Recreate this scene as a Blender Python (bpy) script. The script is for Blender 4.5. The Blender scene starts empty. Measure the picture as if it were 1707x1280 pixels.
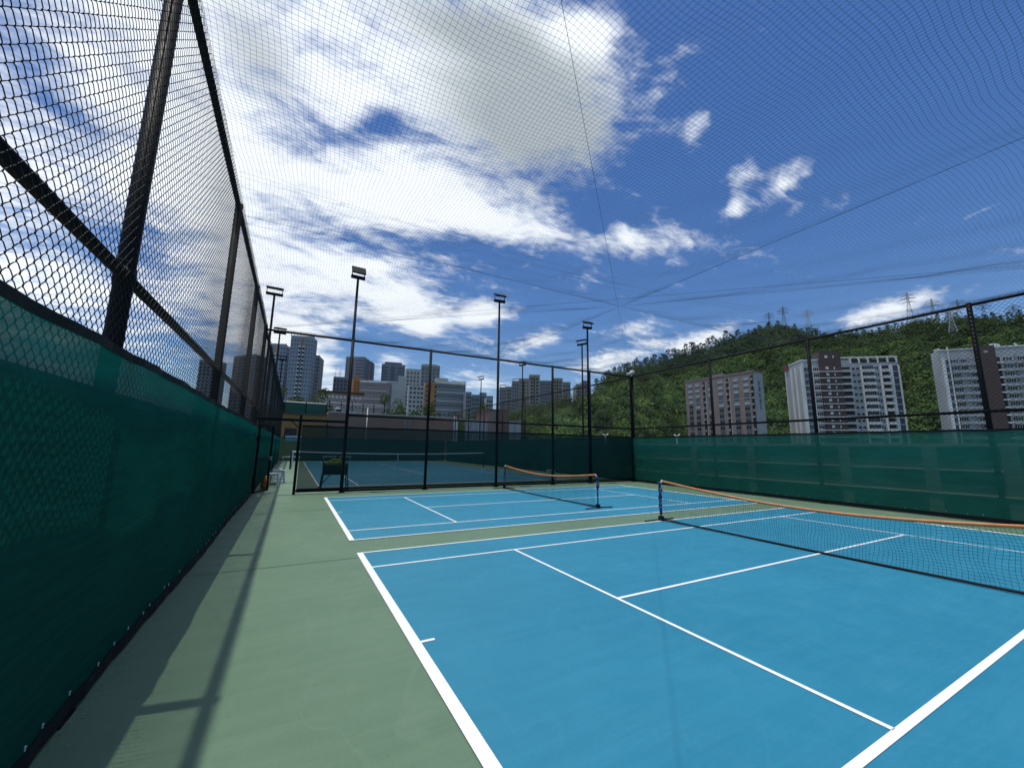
import bpy, math, random
import numpy as np
from mathutils import Vector, Matrix

random.seed(7)
rng = np.random.default_rng(7)
scene = bpy.context.scene
COL = scene.collection
R = math.radians

# ------------------------------------------------------------------ camera
CAM = np.array([-0.9266, -0.3315, 1.5])
YAW, PITCH, ROLL, FPX = R(28.57), R(9.0755), R(0.8495), 661.51
IW, IH = 1707.0, 1280.0
def cam_axes():
    cy, sy, cp, sp = math.cos(YAW), math.sin(YAW), math.cos(PITCH), math.sin(PITCH)
    f = np.array([sy*cp, cy*cp, sp]); r = np.array([cy, -sy, 0.0]); u = np.cross(r, f)
    cr, sr = math.cos(ROLL), math.sin(ROLL)
    return f, r*cr+u*sr, -r*sr+u*cr
FW, RT, UP = cam_axes()
def ray(px, py):
    """direction from the viewpoint through a point of the photograph (used to survey where things stand)"""
    return FW + RT*(px-IW/2)/FPX - UP*(py-IH/2)/FPX
def on_z(px, py, z):
    d = ray(px, py); return CAM + d*(z-CAM[2])/d[2]
def on_v(px, py, v):
    d = ray(px, py); return CAM + d*(v-CAM[1])/d[1]
def on_u(px, py, u):
    d = ray(px, py); return CAM + d*(u-CAM[0])/d[0]
def at_range(px, py, r):
    d = ray(px, py); return CAM + d*r/math.hypot(d[0], d[1])
def azel(px, py):
    d = ray(px, py); return math.degrees(math.atan2(d[0], d[1])), math.degrees(math.atan2(d[2], math.hypot(d[0], d[1])))

cam = bpy.data.cameras.new("camera"); camo = bpy.data.objects.new("camera", cam); COL.objects.link(camo)
cam.sensor_width = 36.0; cam.lens = FPX/IW*36.0; cam.clip_start = 0.05; cam.clip_end = 6000
m = Matrix.Identity(4)
for i in range(3):
    m[i][0] = RT[i]; m[i][1] = UP[i]; m[i][2] = -FW[i]; m[i][3] = CAM[i]
camo.matrix_world = m
scene.camera = camo

# ------------------------------------------------------------------ light
SUN_TO = np.array([-0.145, 0.03, 1.0]); SUN_TO /= np.linalg.norm(SUN_TO)
sun = bpy.data.lights.new("sun", 'SUN'); sun.energy = 2.4; sun.angle = R(0.53); sun.color = (1.0, 0.955, 0.88)
suno = bpy.data.objects.new("sun", sun); COL.objects.link(suno)
suno.rotation_euler = Vector(-SUN_TO).to_track_quat('-Z', 'Y').to_euler(); suno.location = (0, 0, 40)

scene.view_settings.view_transform = 'Standard'; scene.view_settings.look = 'None'
scene.view_settings.exposure = 0.54; scene.view_settings.gamma = 1.0
try: scene.view_settings.use_curve_mapping = False
except Exception: pass
scene.cycles.max_bounces = 8; scene.cycles.transparent_max_bounces = 16

class NT:
    """small helper for node trees"""
    def __init__(s, tree):
        s.t = tree; s.n = tree.nodes; s.l = tree.links
    def node(s, typ, **kw):
        n = s.n.new(typ)
        for k, v in kw.items(): setattr(n, k, v)
        return n
    def put(s, sock, v):
        if v is None: return
        if hasattr(v, 'is_linked') or isinstance(v, bpy.types.NodeSocket): s.l.new(v, sock)
        else: sock.default_value = v
    def math(s, op, a, b=None, c=None, clamp=False):
        n = s.node('ShaderNodeMath', operation=op); n.use_clamp = clamp
        s.put(n.inputs[0], a); s.put(n.inputs[1], b)
        if c is not None: s.put(n.inputs[2], c)
        return n.outputs[0]
    def vmath(s, op, a, b=None):
        n = s.node('ShaderNodeVectorMath', operation=op); s.put(n.inputs[0], a); s.put(n.inputs[1], b)
        return n.outputs['Value'] if op in ('DOT_PRODUCT', 'LENGTH') else n.outputs[0]
    def noise(s, vec, scale, detail=4, rough=0.55, dist=0.0):
        n = s.node('ShaderNodeTexNoise'); n.inputs['Scale'].default_value = scale
        n.inputs['Detail'].default_value = detail; n.inputs['Roughness'].default_value = rough
        n.inputs['Distortion'].default_value = dist
        if vec is not None: s.l.new(vec, n.inputs['Vector'])
        return n.outputs['Fac']
    def ramp(s, v, lo, hi, a=0.0, b=1.0, smooth=True):
        n = s.node('ShaderNodeMapRange'); n.interpolation_type = 'SMOOTHSTEP' if smooth else 'LINEAR'
        s.put(n.inputs[0], v)
        for i, x in enumerate((lo, hi, a, b)): s.put(n.inputs[i+1], x)
        return n.outputs[0]
    def mix(s, fac, a, b, mode='MIX'):
        n = s.node('ShaderNodeMix'); n.data_type = 'RGBA'; n.blend_type = mode
        s.put(n.inputs[0], fac)
        for sock, v in ((n.inputs[6], a), (n.inputs[7], b)):
            if isinstance(v, (tuple, list)): v = (*v[:3], 1.0)
            s.put(sock, v)
        return n.outputs[2]

# ------------------------------------------------------------------ sky with clouds
world = bpy.data.worlds.new("World"); scene.world = world; world.use_nodes = True
W = NT(world.node_tree); W.n.clear()
wout = W.node('ShaderNodeOutputWorld')
sky = W.node('ShaderNodeTexSky'); sky.sky_type = 'NISHITA'; sky.sun_disc = False
sky.sun_elevation = math.asin(SUN_TO[2]); sky.sun_rotation = math.atan2(SUN_TO[0], SUN_TO[1])
sky.altitude = 100; sky.air_density = 1.0; sky.dust_density = 0.4; sky.ozone_density = 2.5
hs = W.node('ShaderNodeHueSaturation'); hs.inputs['Saturation'].default_value = 1.25; hs.inputs['Value'].default_value = 1.10
hs.inputs['Hue'].default_value = 0.508
W.l.new(sky.outputs[0], hs.inputs['Color'])
bg_sky = W.node('ShaderNodeBackground'); bg_sky.inputs['Strength'].default_value = 0.080
W.l.new(hs.outputs[0], bg_sky.inputs['Color'])
geo = W.node('ShaderNodeTexCoord')
D = W.vmath('NORMALIZE', geo.outputs['Generated'])

def blob(px, py, ax, ay, ratio, soft=True):
    """an elliptical patch of sky: centre and long half-axis given by sighting lines, ratio = short/long"""
    nrm = lambda q: q/np.linalg.norm(q)
    c = nrm(ray(px, py)); a = nrm(ray(px+ax, py+ay))-c; b = nrm(ray(px-ay*ratio, py+ax*ratio))-c
    a -= c*(a@c); la = np.linalg.norm(a); a /= la
    b -= c*(b@c); b -= a*(b@a); lb = np.linalg.norm(b); b /= lb
    x = W.math('DIVIDE', W.vmath('DOT_PRODUCT', D, tuple(a)), la)
    y = W.math('DIVIDE', W.vmath('DOT_PRODUCT', D, tuple(b)), lb)
    r2 = W.math('ADD', W.math('MULTIPLY', x, x), W.math('MULTIPLY', y, y))
    front = W.math('GREATER_THAN', W.vmath('DOT_PRODUCT', D, tuple(c)), 0.0)
    return W.math('MULTIPLY', W.math('POWER', 2.718, W.math('MULTIPLY', r2, -1.0)), front)

def blobs(lst):
    tot = None
    for (w, *args) in lst:
        b = W.math('MULTIPLY', blob(*args), w)
        tot = b if tot is None else W.math('ADD', tot, b)
    return tot
COVER = blobs([
    (0.33, 150, 150, 480, 0, 0.75), (0.42, 560, 50, 330, 60, 0.5), (0.72, 860, 165, 175, 70, 0.75),
    (0.40, 600, 320, 300, 55, 0.30), (0.58, 540, 470, 230, 45, 0.38), (0.44, 900, 385, 130, 15, 0.20), (0.30, 700, 330, 120, 30, 0.4),
    (0.5, 985, 50, 75, -20, 0.55), (0.30, 1130, 100, 100, -50, 0.32), (0.16, 1090, 195, 45, -55, 0.5), (0.46, 1045, 398, 26, 22, 0.6),
    (0.42, 100, 500, 190, 60, 0.55), (0.70, 490, 590, 75, 50, 0.7), (0.46, 690, 525, 75, 14, 0.42), (0.72, 808, 522, 36, 0, 0.55),
    (0.56, 893, 570, 52, -16, 0.38), (0.60, 1040, 592, 80, -24, 0.22), (0.60, 1165, 572, 62, -22, 0.24),
    (0.55, 655, 612, 30, 8, 0.8), (0.50, 710, 546, 24, 4, 0.5), (0.34, 800, 635, 70, -5, 0.35),
    (0.32, 1163, 212, 26, -42, 0.45), (0.46, 1240, 290, 34, -18, 0.6), (0.50, 1305, 303, 32, -36, 0.55), (0.44, 1226, 346, 20, -6, 0.9),
    (0.52, 1475, 516, 90, -26, 0.16), (0.36, 1060, 545, 60, -12, 0.3), (0.36, 1640, 350, 55, -24, 0.08), (0.2, 1560, 560, 300, -10, .2),
    (-0.36, 635, 208, 48, -10, 0.6), (-0.24, 590, 255, 60, 22, 0.42), (-0.22, 70, 400, 130, 40, 0.4), (-0.26, 250, 425, 110, 40, 0.35), (-0.24, 75, 130, 60, 100, 0.45),
    (-0.18, 800, 420, 80, 30, 0.4), (-0.34, 1080, 260, 36, 60, 0.6), (-0.18, 560, 505, 120, 6, 0.16), (-0.34, 620, 570, 90, 8, 0.3), (-0.25, 980, 330, 70, 25, 0.5), (-0.26, 1480, 130, 260, 60, .6), (-0.3, 1110, 20, 70, 10, 0.5),
])
sep = W.node('ShaderNodeSeparateXYZ'); W.l.new(D, sep.inputs[0])
zz_ = W.math('ADD', W.math('MAXIMUM', sep.outputs[2], 0.0), 0.22)
cmb = W.node('ShaderNodeCombineXYZ'); W.l.new(W.math('DIVIDE', sep.outputs[0], zz_), cmb.inputs[0]); W.l.new(W.math('DIVIDE', sep.outputs[1], zz_), cmb.inputs[1])
W.l.new(W.math('MULTIPLY', sep.outputs[2], 1.2), cmb.inputs[2])
mp = W.node('ShaderNodeMapping'); mp.inputs['Rotation'].default_value = (0, 0, R(40)); mp.inputs['Scale'].default_value = (0.75, 1.25, 1.0)
W.l.new(cmb.outputs[0], mp.inputs['Vector'])
warp = W.node('ShaderNodeTexNoise'); warp.inputs['Scale'].default_value = 2.2; warp.inputs['Detail'].default_value = 4
W.l.new(mp.outputs[0], warp.inputs['Vector'])
vv = W.node('ShaderNodeVectorMath', operation='MULTIPLY_ADD')
W.l.new(warp.outputs['Color'], vv.inputs[0]); vv.inputs[1].default_value = (0.22, 0.22, 0.22); W.l.new(mp.outputs[0], vv.inputs[2])
n1 = W.noise(vv.outputs[0], 3.2, 12, 0.62)
n2 = W.noise(vv.outputs[0], 10.0, 10, 0.66)
n3 = W.noise(vv.outputs[0], 30.0, 6, 0.6)
nz = W.math('ADD', W.math('ADD', W.math('MULTIPLY', W.math('SUBTRACT', n1, 0.5), 1.35), W.math('MULTIPLY', W.math('SUBTRACT', n2, 0.5), 1.0)), W.math('MULTIPLY', W.math('SUBTRACT', n3, 0.5), 0.35))
dens = W.math('ADD', W.math('SUBTRACT', W.math('ADD', COVER, nz), 0.10), W.ramp(sep.outputs[2], 0.80, 0.97, 0.0, 0.55))  # last term: extra cloud overhead, out of view, added to lighten the shadows
alpha = W.ramp(dens, 0.02, 0.62)
alpha = W.math('MULTIPLY', alpha, W.ramp(sep.outputs[2], -0.02, 0.06))
GREY = blobs([(1.3, 890, 200, 185, 80, 0.66), (0.75, 430, 95, 60, 120, 0.55), (0.55, 770, 40, 150, 40, 0.3), (-0.5, 985, 45, 90, -20, 0.5), (0.3, 180, 200, 160, 60, 0.3)])
gr = W.ramp(W.math('ADD', W.math('MULTIPLY', GREY, 0.9), W.math('MULTIPLY', nz, 0.35)), 0.15, 1.05)
ccol = W.mix(gr, (0.65, 0.69, 0.735), (0.27, 0.31, 0.34))
bg_cl = W.node('ShaderNodeBackground'); W.l.new(ccol, bg_cl.inputs['Color']); bg_cl.inputs['Strength'].default_value = 1.1
mxs = W.node('ShaderNodeMixShader'); W.l.new(alpha, mxs.inputs[0]); W.l.new(bg_sky.outputs[0], mxs.inputs[1]); W.l.new(bg_cl.outputs[0], mxs.inputs[2])
W.l.new(mxs.outputs[0], wout.inputs['Surface'])

# ------------------------------------------------------------------ mesh builder
class MB:
    def __init__(s):
        s.v = []; s.q = []; s.qm = []; s.t = []; s.tm = []; s.n = 0; s.tint = []
    def raw(s, verts, quads=None, tris=None, mi=0, tint=None):
        verts = np.asarray(verts, float).reshape(-1, 3)
        if quads is not None and len(quads):
            q = np.asarray(quads, np.int64).reshape(-1, 4)+s.n; s.q.append(q); s.qm.append(np.full(len(q), mi, np.int32))
        if tris is not None and len(tris):
            t = np.asarray(tris, np.int64).reshape(-1, 3)+s.n; s.t.append(t); s.tm.append(np.full(len(t), mi, np.int32))
        s.v.append(verts); s.n += len(verts)
        if tint is not None: s.tint.append(np.broadcast_to(np.asarray(tint, float).reshape(-1, 3) if np.ndim(tint) > 1 else np.asarray(tint, float), (len(verts), 3)))
        return s
    def box(s, x0, x1, y0, y1, z0, z1, mi=0):
        v = [(x, y, z) for z in (z0, z1) for y in (y0, y1) for x in (x0, x1)]
        q = [(0, 2, 3, 1), (4, 5, 7, 6), (0, 1, 5, 4), (1, 3, 7, 5), (3, 2, 6, 7), (2, 0, 4, 6)]
        return s.raw(v, q, mi=mi)
    def obox(s, c, ax, ay, az, mi=0):
        """box from centre and three half-axis vectors"""
        c, ax, ay, az = map(lambda q: np.asarray(q, float), (c, ax, ay, az))
        v = [c+ax*x+ay*y+az*z for z in (-1, 1) for y in (-1, 1) for x in (-1, 1)]
        q = [(0, 2, 3, 1), (4, 5, 7, 6), (0, 1, 5, 4), (1, 3, 7, 5), (3, 2, 6, 7), (2, 0, 4, 6)]
        return s.raw(v, q, mi=mi)
    def bar(s, a, b, w, h, up=(0, 0, 1), mi=0):
        a, b = np.asarray(a, float), np.asarray(b, float); d = b-a; L = np.linalg.norm(d); d /= L
        up = np.asarray(up, float); sx = np.cross(d, up)
        if np.linalg.norm(sx) < 1e-4: sx = np.cross(d, (1.0, 0, 0))
        sx /= np.linalg.norm(sx); u = np.cross(sx, d)
        return s.obox((a+b)/2, d*L/2, sx*w/2, u*h/2, mi=mi)
    def segs(s, A, B, r, k=4, mi=0, r2=None):
        """many separate straight tubes at once"""
        A = np.asarray(A, float).reshape(-1, 3); B = np.asarray(B, float).reshape(-1, 3)
        d = B-A; L = np.linalg.norm(d, axis=1, keepdims=True); d = d/np.maximum(L, 1e-9)
        ref = np.where(np.abs(d[:, 2:3]) < 0.8, np.array([[0, 0, 1.0]]), np.array([[1.0, 0, 0]]))
        x = np.cross(d, ref); x /= np.linalg.norm(x, axis=1, keepdims=True); y = np.cross(d, x)
        an = np.arange(k)*2*math.pi/k+math.pi/k
        off = x[:, None, :]*np.cos(an)[None, :, None]+y[:, None, :]*np.sin(an)[None, :, None]
        r = np.broadcast_to(np.asarray(r, float), (len(A),))[:, None, None]
        rr = r if r2 is None else np.broadcast_to(np.asarray(r2, float), (len(A),))[:, None, None]
        V = np.stack([A[:, None, :]+off*r, B[:, None, :]+off*rr], 1).reshape(-1, 3)
        i = np.arange(k); j = (i+1) % k
        base = np.stack([i, j, j+k, i+k], 1)
        Q = (np.arange(len(A))*2*k)[:, None, None]+base[None]
        return s.raw(V, Q.reshape(-1, 4), mi=mi)
    def tube(s, pts, r, k=8, caps=True, mi=0):
        """one continuous tube through points; r scalar or per point"""
        P = np.asarray(pts, float); n = len(P); r = np.broadcast_to(np.asarray(r, float), (n,))
        T = np.gradient(P, axis=0); T /= np.maximum(np.linalg.norm(T, axis=1, keepdims=True), 1e-9)
        ref = np.array([0, 0, 1.0]) if abs(T[:, 2]).mean() < 0.8 else np.array([1.0, 0, 0])
        X = np.cross(T, ref); X /= np.maximum(np.linalg.norm(X, axis=1, keepdims=True), 1e-9); Y = np.cross(T, X)
        an = np.arange(k)*2*math.pi/k
        V = P[:, None, :]+(X[:, None, :]*np.cos(an)[None, :, None]+Y[:, None, :]*np.sin(an)[None, :, None])*r[:, None, None]
        V = V.reshape(-1, 3); i = np.arange(k); j = (i+1) % k
        base = np.stack([i, j, j+k, i+k], 1)
        Q = ((np.arange(n-1)*k)[:, None, None]+base[None]).reshape(-1, 4)
        tr = []
        if caps:
            V = np.vstack([V, P[:1], P[-1:]]); c0, c1 = n*k, n*k+1
            tr = [(c0, b, a) for a, b in zip(i, j)]+[(c1, (n-1)*k+a, (n-1)*k+b) for a, b in zip(i, j)]
        return s.raw(V, Q, tr, mi=mi)
    def ball(s, c, r, seg=10, rings=6, mi=0, sq=(1, 1, 1)):
        V = []; Q = []; T = []
        V.append((0, 0, -1))
        for a in range(1, rings):
            t = -math.pi/2+math.pi*a/rings
            for b in range(seg):
                p = 2*math.pi*b/seg; V.append((math.cos(t)*math.cos(p), math.cos(t)*math.sin(p), math.sin(t)))
        V.append((0, 0, 1)); top = len(V)-1
        for b in range(seg):
            T.append((0, 1+(b+1) % seg, 1+b)); T.append((top, 1+(rings-2)*seg+b, 1+(rings-2)*seg+(b+1) % seg))
            for a in range(rings-2):
                Q.append((1+a*seg+b, 1+a*seg+(b+1) % seg, 1+(a+1)*seg+(b+1) % seg, 1+(a+1)*seg+b))
        V = np.array(V)*r*np.array(sq)+np.array(c)
        return s.raw(V, Q, T, mi=mi)
    def grid(s, fn, us, vs, mi=0):
        U, V_ = np.meshgrid(us, vs, indexing='ij'); P = fn(U, V_)
        nu, nv = len(us), len(vs); idx = np.arange(nu*nv).reshape(nu, nv)
        Q = np.stack([idx[:-1, :-1], idx[1:, :-1], idx[1:, 1:], idx[:-1, 1:]], -1).reshape(-1, 4)
        return s.raw(np.stack(P, -1).reshape(-1, 3), Q, mi=mi)
    def mesh(s, name, mats, off=(0, 0, 0), smooth=False):
        me = bpy.data.meshes.new(name)
        V = np.vstack(s.v)-np.asarray(off, float)
        q = np.vstack(s.q) if s.q else np.zeros((0, 4), np.int64); t = np.vstack(s.t) if s.t else np.zeros((0, 3), np.int64)
        mi = np.concatenate((s.qm if s.q else [])+(s.tm if s.t else []))
        me.vertices.add(len(V)); me.vertices.foreach_set('co', V.astype(np.float32).ravel())
        me.loops.add(len(q)*4+len(t)*3)
        me.loops.foreach_set('vertex_index', np.concatenate([q.ravel(), t.ravel()]).astype(np.int32))
        me.polygons.add(len(q)+len(t))
        tot = np.concatenate([np.full(len(q), 4), np.full(len(t), 3)]).astype(np.int32)
        st = np.concatenate([[0], np.cumsum(tot)[:-1]]).astype(np.int32)
        me.polygons.foreach_set('loop_start', st); me.polygons.foreach_set('loop_total', tot)
        me.polygons.foreach_set('material_index', mi.astype(np.int32))
        me.polygons.foreach_set('use_smooth', np.full(len(tot), smooth))
        if s.tint:
            a = me.color_attributes.new('tint', 'FLOAT_COLOR', 'POINT')
            c = np.ones((len(V), 4), np.float32); c[:, :3] = np.vstack(s.tint); a.data.foreach_set('color', c.ravel())
        for mm in (mats if isinstance(mats, (list, tuple)) else [mats]): me.materials.append(mm)
        me.update(calc_edges=True); me.validate()
        return me

def tag(o, label=None, cat=None, group=None, kind=None):
    if label: o['label'] = label
    if cat: o['category'] = cat
    if group: o['group'] = group
    if kind: o['kind'] = kind
    return o
def thing(name, label, cat, loc=(0, 0, 0), group=None):
    o = bpy.data.objects.new(name, None); COL.objects.link(o); o.location = loc; o.empty_display_size = 0.2
    return tag(o, label, cat, group)
def part(name, mb, mat, parent, smooth=False, label=None):
    """mesh in world coordinates, parented to an unrotated thing (or part of it)"""
    off = np.array(parent.location); p = parent.parent
    while p is not None: off = off+np.array(p.location); p = p.parent
    o = bpy.data.objects.new(name, mb.mesh(name, mat, off, smooth)); COL.objects.link(o); o.parent = parent
    if label: o['label'] = label
    return o
def solid(name, mb, mat, loc=(0, 0, 0), smooth=False, **kw):
    o = bpy.data.objects.new(name, mb.mesh(name, mat, loc, smooth)); COL.objects.link(o); o.location = loc
    return tag(o, **kw)
def copy_part(o, parent, loc):
    c = o.copy(); COL.objects.link(c); c.parent = parent; c.location = loc
    return c
def copy_tree(o, parent=None):
    c = o.copy(); COL.objects.link(c)
    if parent is not None: c.parent = parent
    for ch in list(o.children): copy_tree(ch, c)
    return c

# ------------------------------------------------------------------ materials
def mat(name, col, rough=0.6, spec=0.5, metal=0.0, vary=0.0, vscale=4.0, bump=0.0, bscale=40.0, col2=None, coat=0.0):
    mt = bpy.data.materials.new(name); mt.use_nodes = True; T = NT(mt.node_tree)
    b = T.n['Principled BSDF']; b.inputs['Base Color'].default_value = (*col, 1); b.inputs['Roughness'].default_value = rough
    b.inputs['Specular IOR Level'].default_value = spec; b.inputs['Metallic'].default_value = metal
    co = T.node('ShaderNodeTexCoord').outputs['Object']
    if vary > 0:
        n = T.noise(co, vscale, 6, 0.6)
        f = T.ramp(n, 0.3, 0.7)
        a = col2 if col2 else tuple(max(0, c*(1-vary)) for c in col)
        T.l.new(T.mix(f, a, tuple(c*(1+vary*0.6) for c in col) if not col2 else col), b.inputs['Base Color'])
        T.l.new(T.ramp(n, 0.3, 0.7, rough*0.85, min(1, rough*1.12)), b.inputs['Roughness'])
    if bump > 0:
        bn = T.node('ShaderNodeBump'); bn.inputs['Strength'].default_value = bump; bn.inputs['Distance'].default_value = 0.01
        T.l.new(T.noise(co, bscale, 4), bn.inputs['Height']); T.l.new(bn.outputs[0], b.inputs['Normal'])
    return mt

def court_mat(name, c1, c2, dust):
    mt = bpy.data.materials.new(name); mt.use_nodes = True; T = NT(mt.node_tree); b = T.n['Principled BSDF']
    co = T.node('ShaderNodeTexCoord').outputs['Object']
    big = T.noise(co, 0.55, 5, 0.6); mid = T.noise(co, 3.2, 6, 0.65); fine = T.noise(co, 160, 3, 0.7)
    mp_ = T.node('ShaderNodeMapping'); mp_.inputs['Scale'].default_value = (0.6, 7.0, 1.0); mp_.inputs['Rotation'].default_value = (0, 0, R(8)); T.l.new(co, mp_.inputs[0])
    streak = T.noise(mp_.outputs[0], 1.4, 5, 0.6)
    f = T.math('ADD', T.math('MULTIPLY', big, 0.62), T.math('MULTIPLY', streak, 0.38))
    c = T.mix(T.ramp(f, 0.36, 0.64), c1, c2)
    c = T.mix(T.math('MULTIPLY', T.ramp(mid, 0.54, 0.74), 0.13), c, dust)
    spots = T.ramp(T.noise(co, 22, 2, 0.5), 0.715, 0.75)
    c = T.mix(T.math('MULTIPLY', spots, 0.16), c, tuple(x*0.35 for x in c1))
    c = T.mix(T.ramp(fine, 0.3, 0.7, 0.0, 0.22), c, tuple(x*0.6 for x in c1))
    tide = T.math('ABSOLUTE', T.math('SUBTRACT', T.noise(co, 0.8, 3, 0.5, 0.6), 0.52))
    c = T.mix(T.ramp(tide, 0.0, 0.012, 0.09, 0.0), c, dust)
    mp2 = T.node('ShaderNodeMapping'); mp2.inputs['Scale'].default_value = (9, 1.6, 1); mp2.inputs['Rotation'].default_value = (0, 0, R(52)); T.l.new(co, mp2.inputs[0])
    scuff = T.ramp(T.noise(mp2.outputs[0], 3.0, 4, 0.6), 0.70, 0.78)
    c = T.mix(T.math('MULTIPLY', scuff, 0.14), c, tuple(x*0.45 for x in c1))
    T.l.new(c, b.inputs['Base Color'])
    T.l.new(T.ramp(mid, 0.3, 0.7, 0.50, 0.66), b.inputs['Roughness']); b.inputs['Specular IOR Level'].default_value = 0.45
    bn = T.node('ShaderNodeBump'); bn.inputs['Strength'].default_value = 0.35; bn.inputs['Distance'].default_value = 0.003
    T.l.new(fine, bn.inputs['Height']); T.l.new(bn.outputs[0], b.inputs['Normal'])
    return mt

def line_mat():
    mt = bpy.data.materials.new('line_paint'); mt.use_nodes = True; T = NT(mt.node_tree); b = T.n['Principled BSDF']
    co = T.node('ShaderNodeTexCoord').outputs['Object']
    w = T.ramp(T.noise(co, 14, 8, 0.7), 0.52, 0.75); w2 = T.ramp(T.noise(co, 1.7, 3, 0.6), 0.4, 0.7)
    c = T.mix(T.math('MULTIPLY', w, T.math('ADD', T.math('MULTIPLY', w2, 0.55), 0.12)), (0.82, 0.83, 0.81), (0.42, 0.51, 0.52))
    T.l.new(c, b.inputs['Base Color']); b.inputs['Roughness'].default_value = 0.55
    return mt

def screen_mat(name, c_lit, open_frac, trans=0.6, power=0.8, leak=0.03):
    """woven shade fabric: open weave seen face-on, closing up at a slant"""
    mt = bpy.data.materials.new(name); mt.use_nodes = True; T = NT(mt.node_tree); T.n.clear()
    out = T.node('ShaderNodeOutputMaterial'); co = T.node('ShaderNodeTexCoord').outputs['Object']
    mp_ = T.node('ShaderNodeMapping'); mp_.inputs['Scale'].default_value = (1.2, 1.2, 14.0); T.l.new(co, mp_.inputs[0])
    n = T.noise(mp_.outputs[0], 2.0, 6, 0.6); weave = T.noise(co, 240, 2, 0.6); big = T.noise(co, 0.9, 3, 0.5)
    f = T.math('ADD', T.math('MULTIPLY', n, 0.6), T.math('MULTIPLY', big, 0.4))
    c = T.mix(T.ramp(f, 0.36, 0.64), tuple(x*0.80 for x in c_lit), tuple(x*1.15 for x in c_lit))
    c = T.mix(T.ramp(weave, 0.35, 0.65, 0, 0.35), c, tuple(x*0.5 for x in c_lit))
    dif = T.node('ShaderNodeBsdfDiffuse'); T.l.new(c, dif.inputs[0])
    tr = T.node('ShaderNodeBsdfTranslucent'); T.l.new(c, tr.inputs[0])
    gl = T.node('ShaderNodeBsdfGlossy'); gl.inputs['Roughness'].default_value = 0.55; gl.inputs['Color'].default_value = (0.5, 0.7, 0.66, 1)
    m1 = T.node('ShaderNodeMixShader'); m1.inputs[0].default_value = trans; T.l.new(dif.outputs[0], m1.inputs[1]); T.l.new(tr.outputs[0], m1.inputs[2])
    m3 = T.node('ShaderNodeMixShader'); m3.inputs[0].default_value = 0.03; T.l.new(m1.outputs[0], m3.inputs[1]); T.l.new(gl.outputs[0], m3.inputs[2])
    tp = T.node('ShaderNodeBsdfTransparent')
    lw = T.node('ShaderNodeLayerWeight'); lw.inputs[0].default_value = 0.5
    face = T.math('SUBTRACT', 1.0, lw.outputs['Facing'])
    op = T.math('ADD', T.math('MULTIPLY', T.math('POWER', face, power), open_frac), leak)
    m2 = T.node('ShaderNodeMixShader'); T.l.new(op, m2.inputs[0]); T.l.new(m3.outputs[0], m2.inputs[1]); T.l.new(tp.outputs[0], m2.inputs[2])
    T.l.new(m2.outputs[0], out.inputs['Surface'])
    return mt

def tint_mat(name, rough=0.6, trans=0.38):
    mt = bpy.data.materials.new(name); mt.use_nodes = True; T = NT(mt.node_tree); T.n.clear()
    out = T.node('ShaderNodeOutputMaterial'); at = T.node('ShaderNodeAttribute'); at.attribute_name = 'tint'
    d = T.node('ShaderNodeBsdfPrincipled'); d.inputs['Roughness'].default_value = rough; d.inputs['Specular IOR Level'].default_value = 0.25
    T.l.new(at.outputs['Color'], d.inputs['Base Color'])
    t = T.node('ShaderNodeBsdfTranslucent'); T.l.new(T.mix(0.5, at.outputs['Color'], (0.12, 0.19, 0.02)), t.inputs[0])
    mx = T.node('ShaderNodeMixShader'); mx.inputs[0].default_value = trans
    T.l.new(d.outputs[0], mx.inputs[1]); T.l.new(t.outputs[0], mx.inputs[2]); T.l.new(mx.outputs[0], out.inputs['Surface'])
    return mt

def wall_mat(name, col, tile=(0.6, 0.3), vary=0.18, rough=0.75):
    """rendered or tiled facade with grime and faint courses"""
    mt = bpy.data.materials.new(name); mt.use_nodes = True; T = NT(mt.node_tree); b = T.n['Principled BSDF']
    co = T.node('ShaderNodeTexCoord').outputs['Object']
    mp_ = T.node('ShaderNodeMapping'); mp_.inputs['Scale'].default_value = (1, 1, 0.12); T.l.new(co, mp_.inputs[0])
    stain = T.noise(mp_.outputs[0], 0.9, 6, 0.65); big = T.noise(co, 0.12, 4, 0.6); fine = T.noise(co, 3.0, 5, 0.7)
    f = T.math('ADD', T.math('MULTIPLY', stain, 0.45), T.math('ADD', T.math('MULTIPLY', big, 0.25), T.math('MULTIPLY', fine, 0.3)))
    c = T.mix(T.ramp(f, 0.34, 0.66), tuple(x*(1-vary) for x in col), tuple(min(1, x*(1+vary*0.7)) for x in col))
    T.l.new(c, b.inputs['Base Color']); b.inputs['Roughness'].default_value = rough
    return mt

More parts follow.
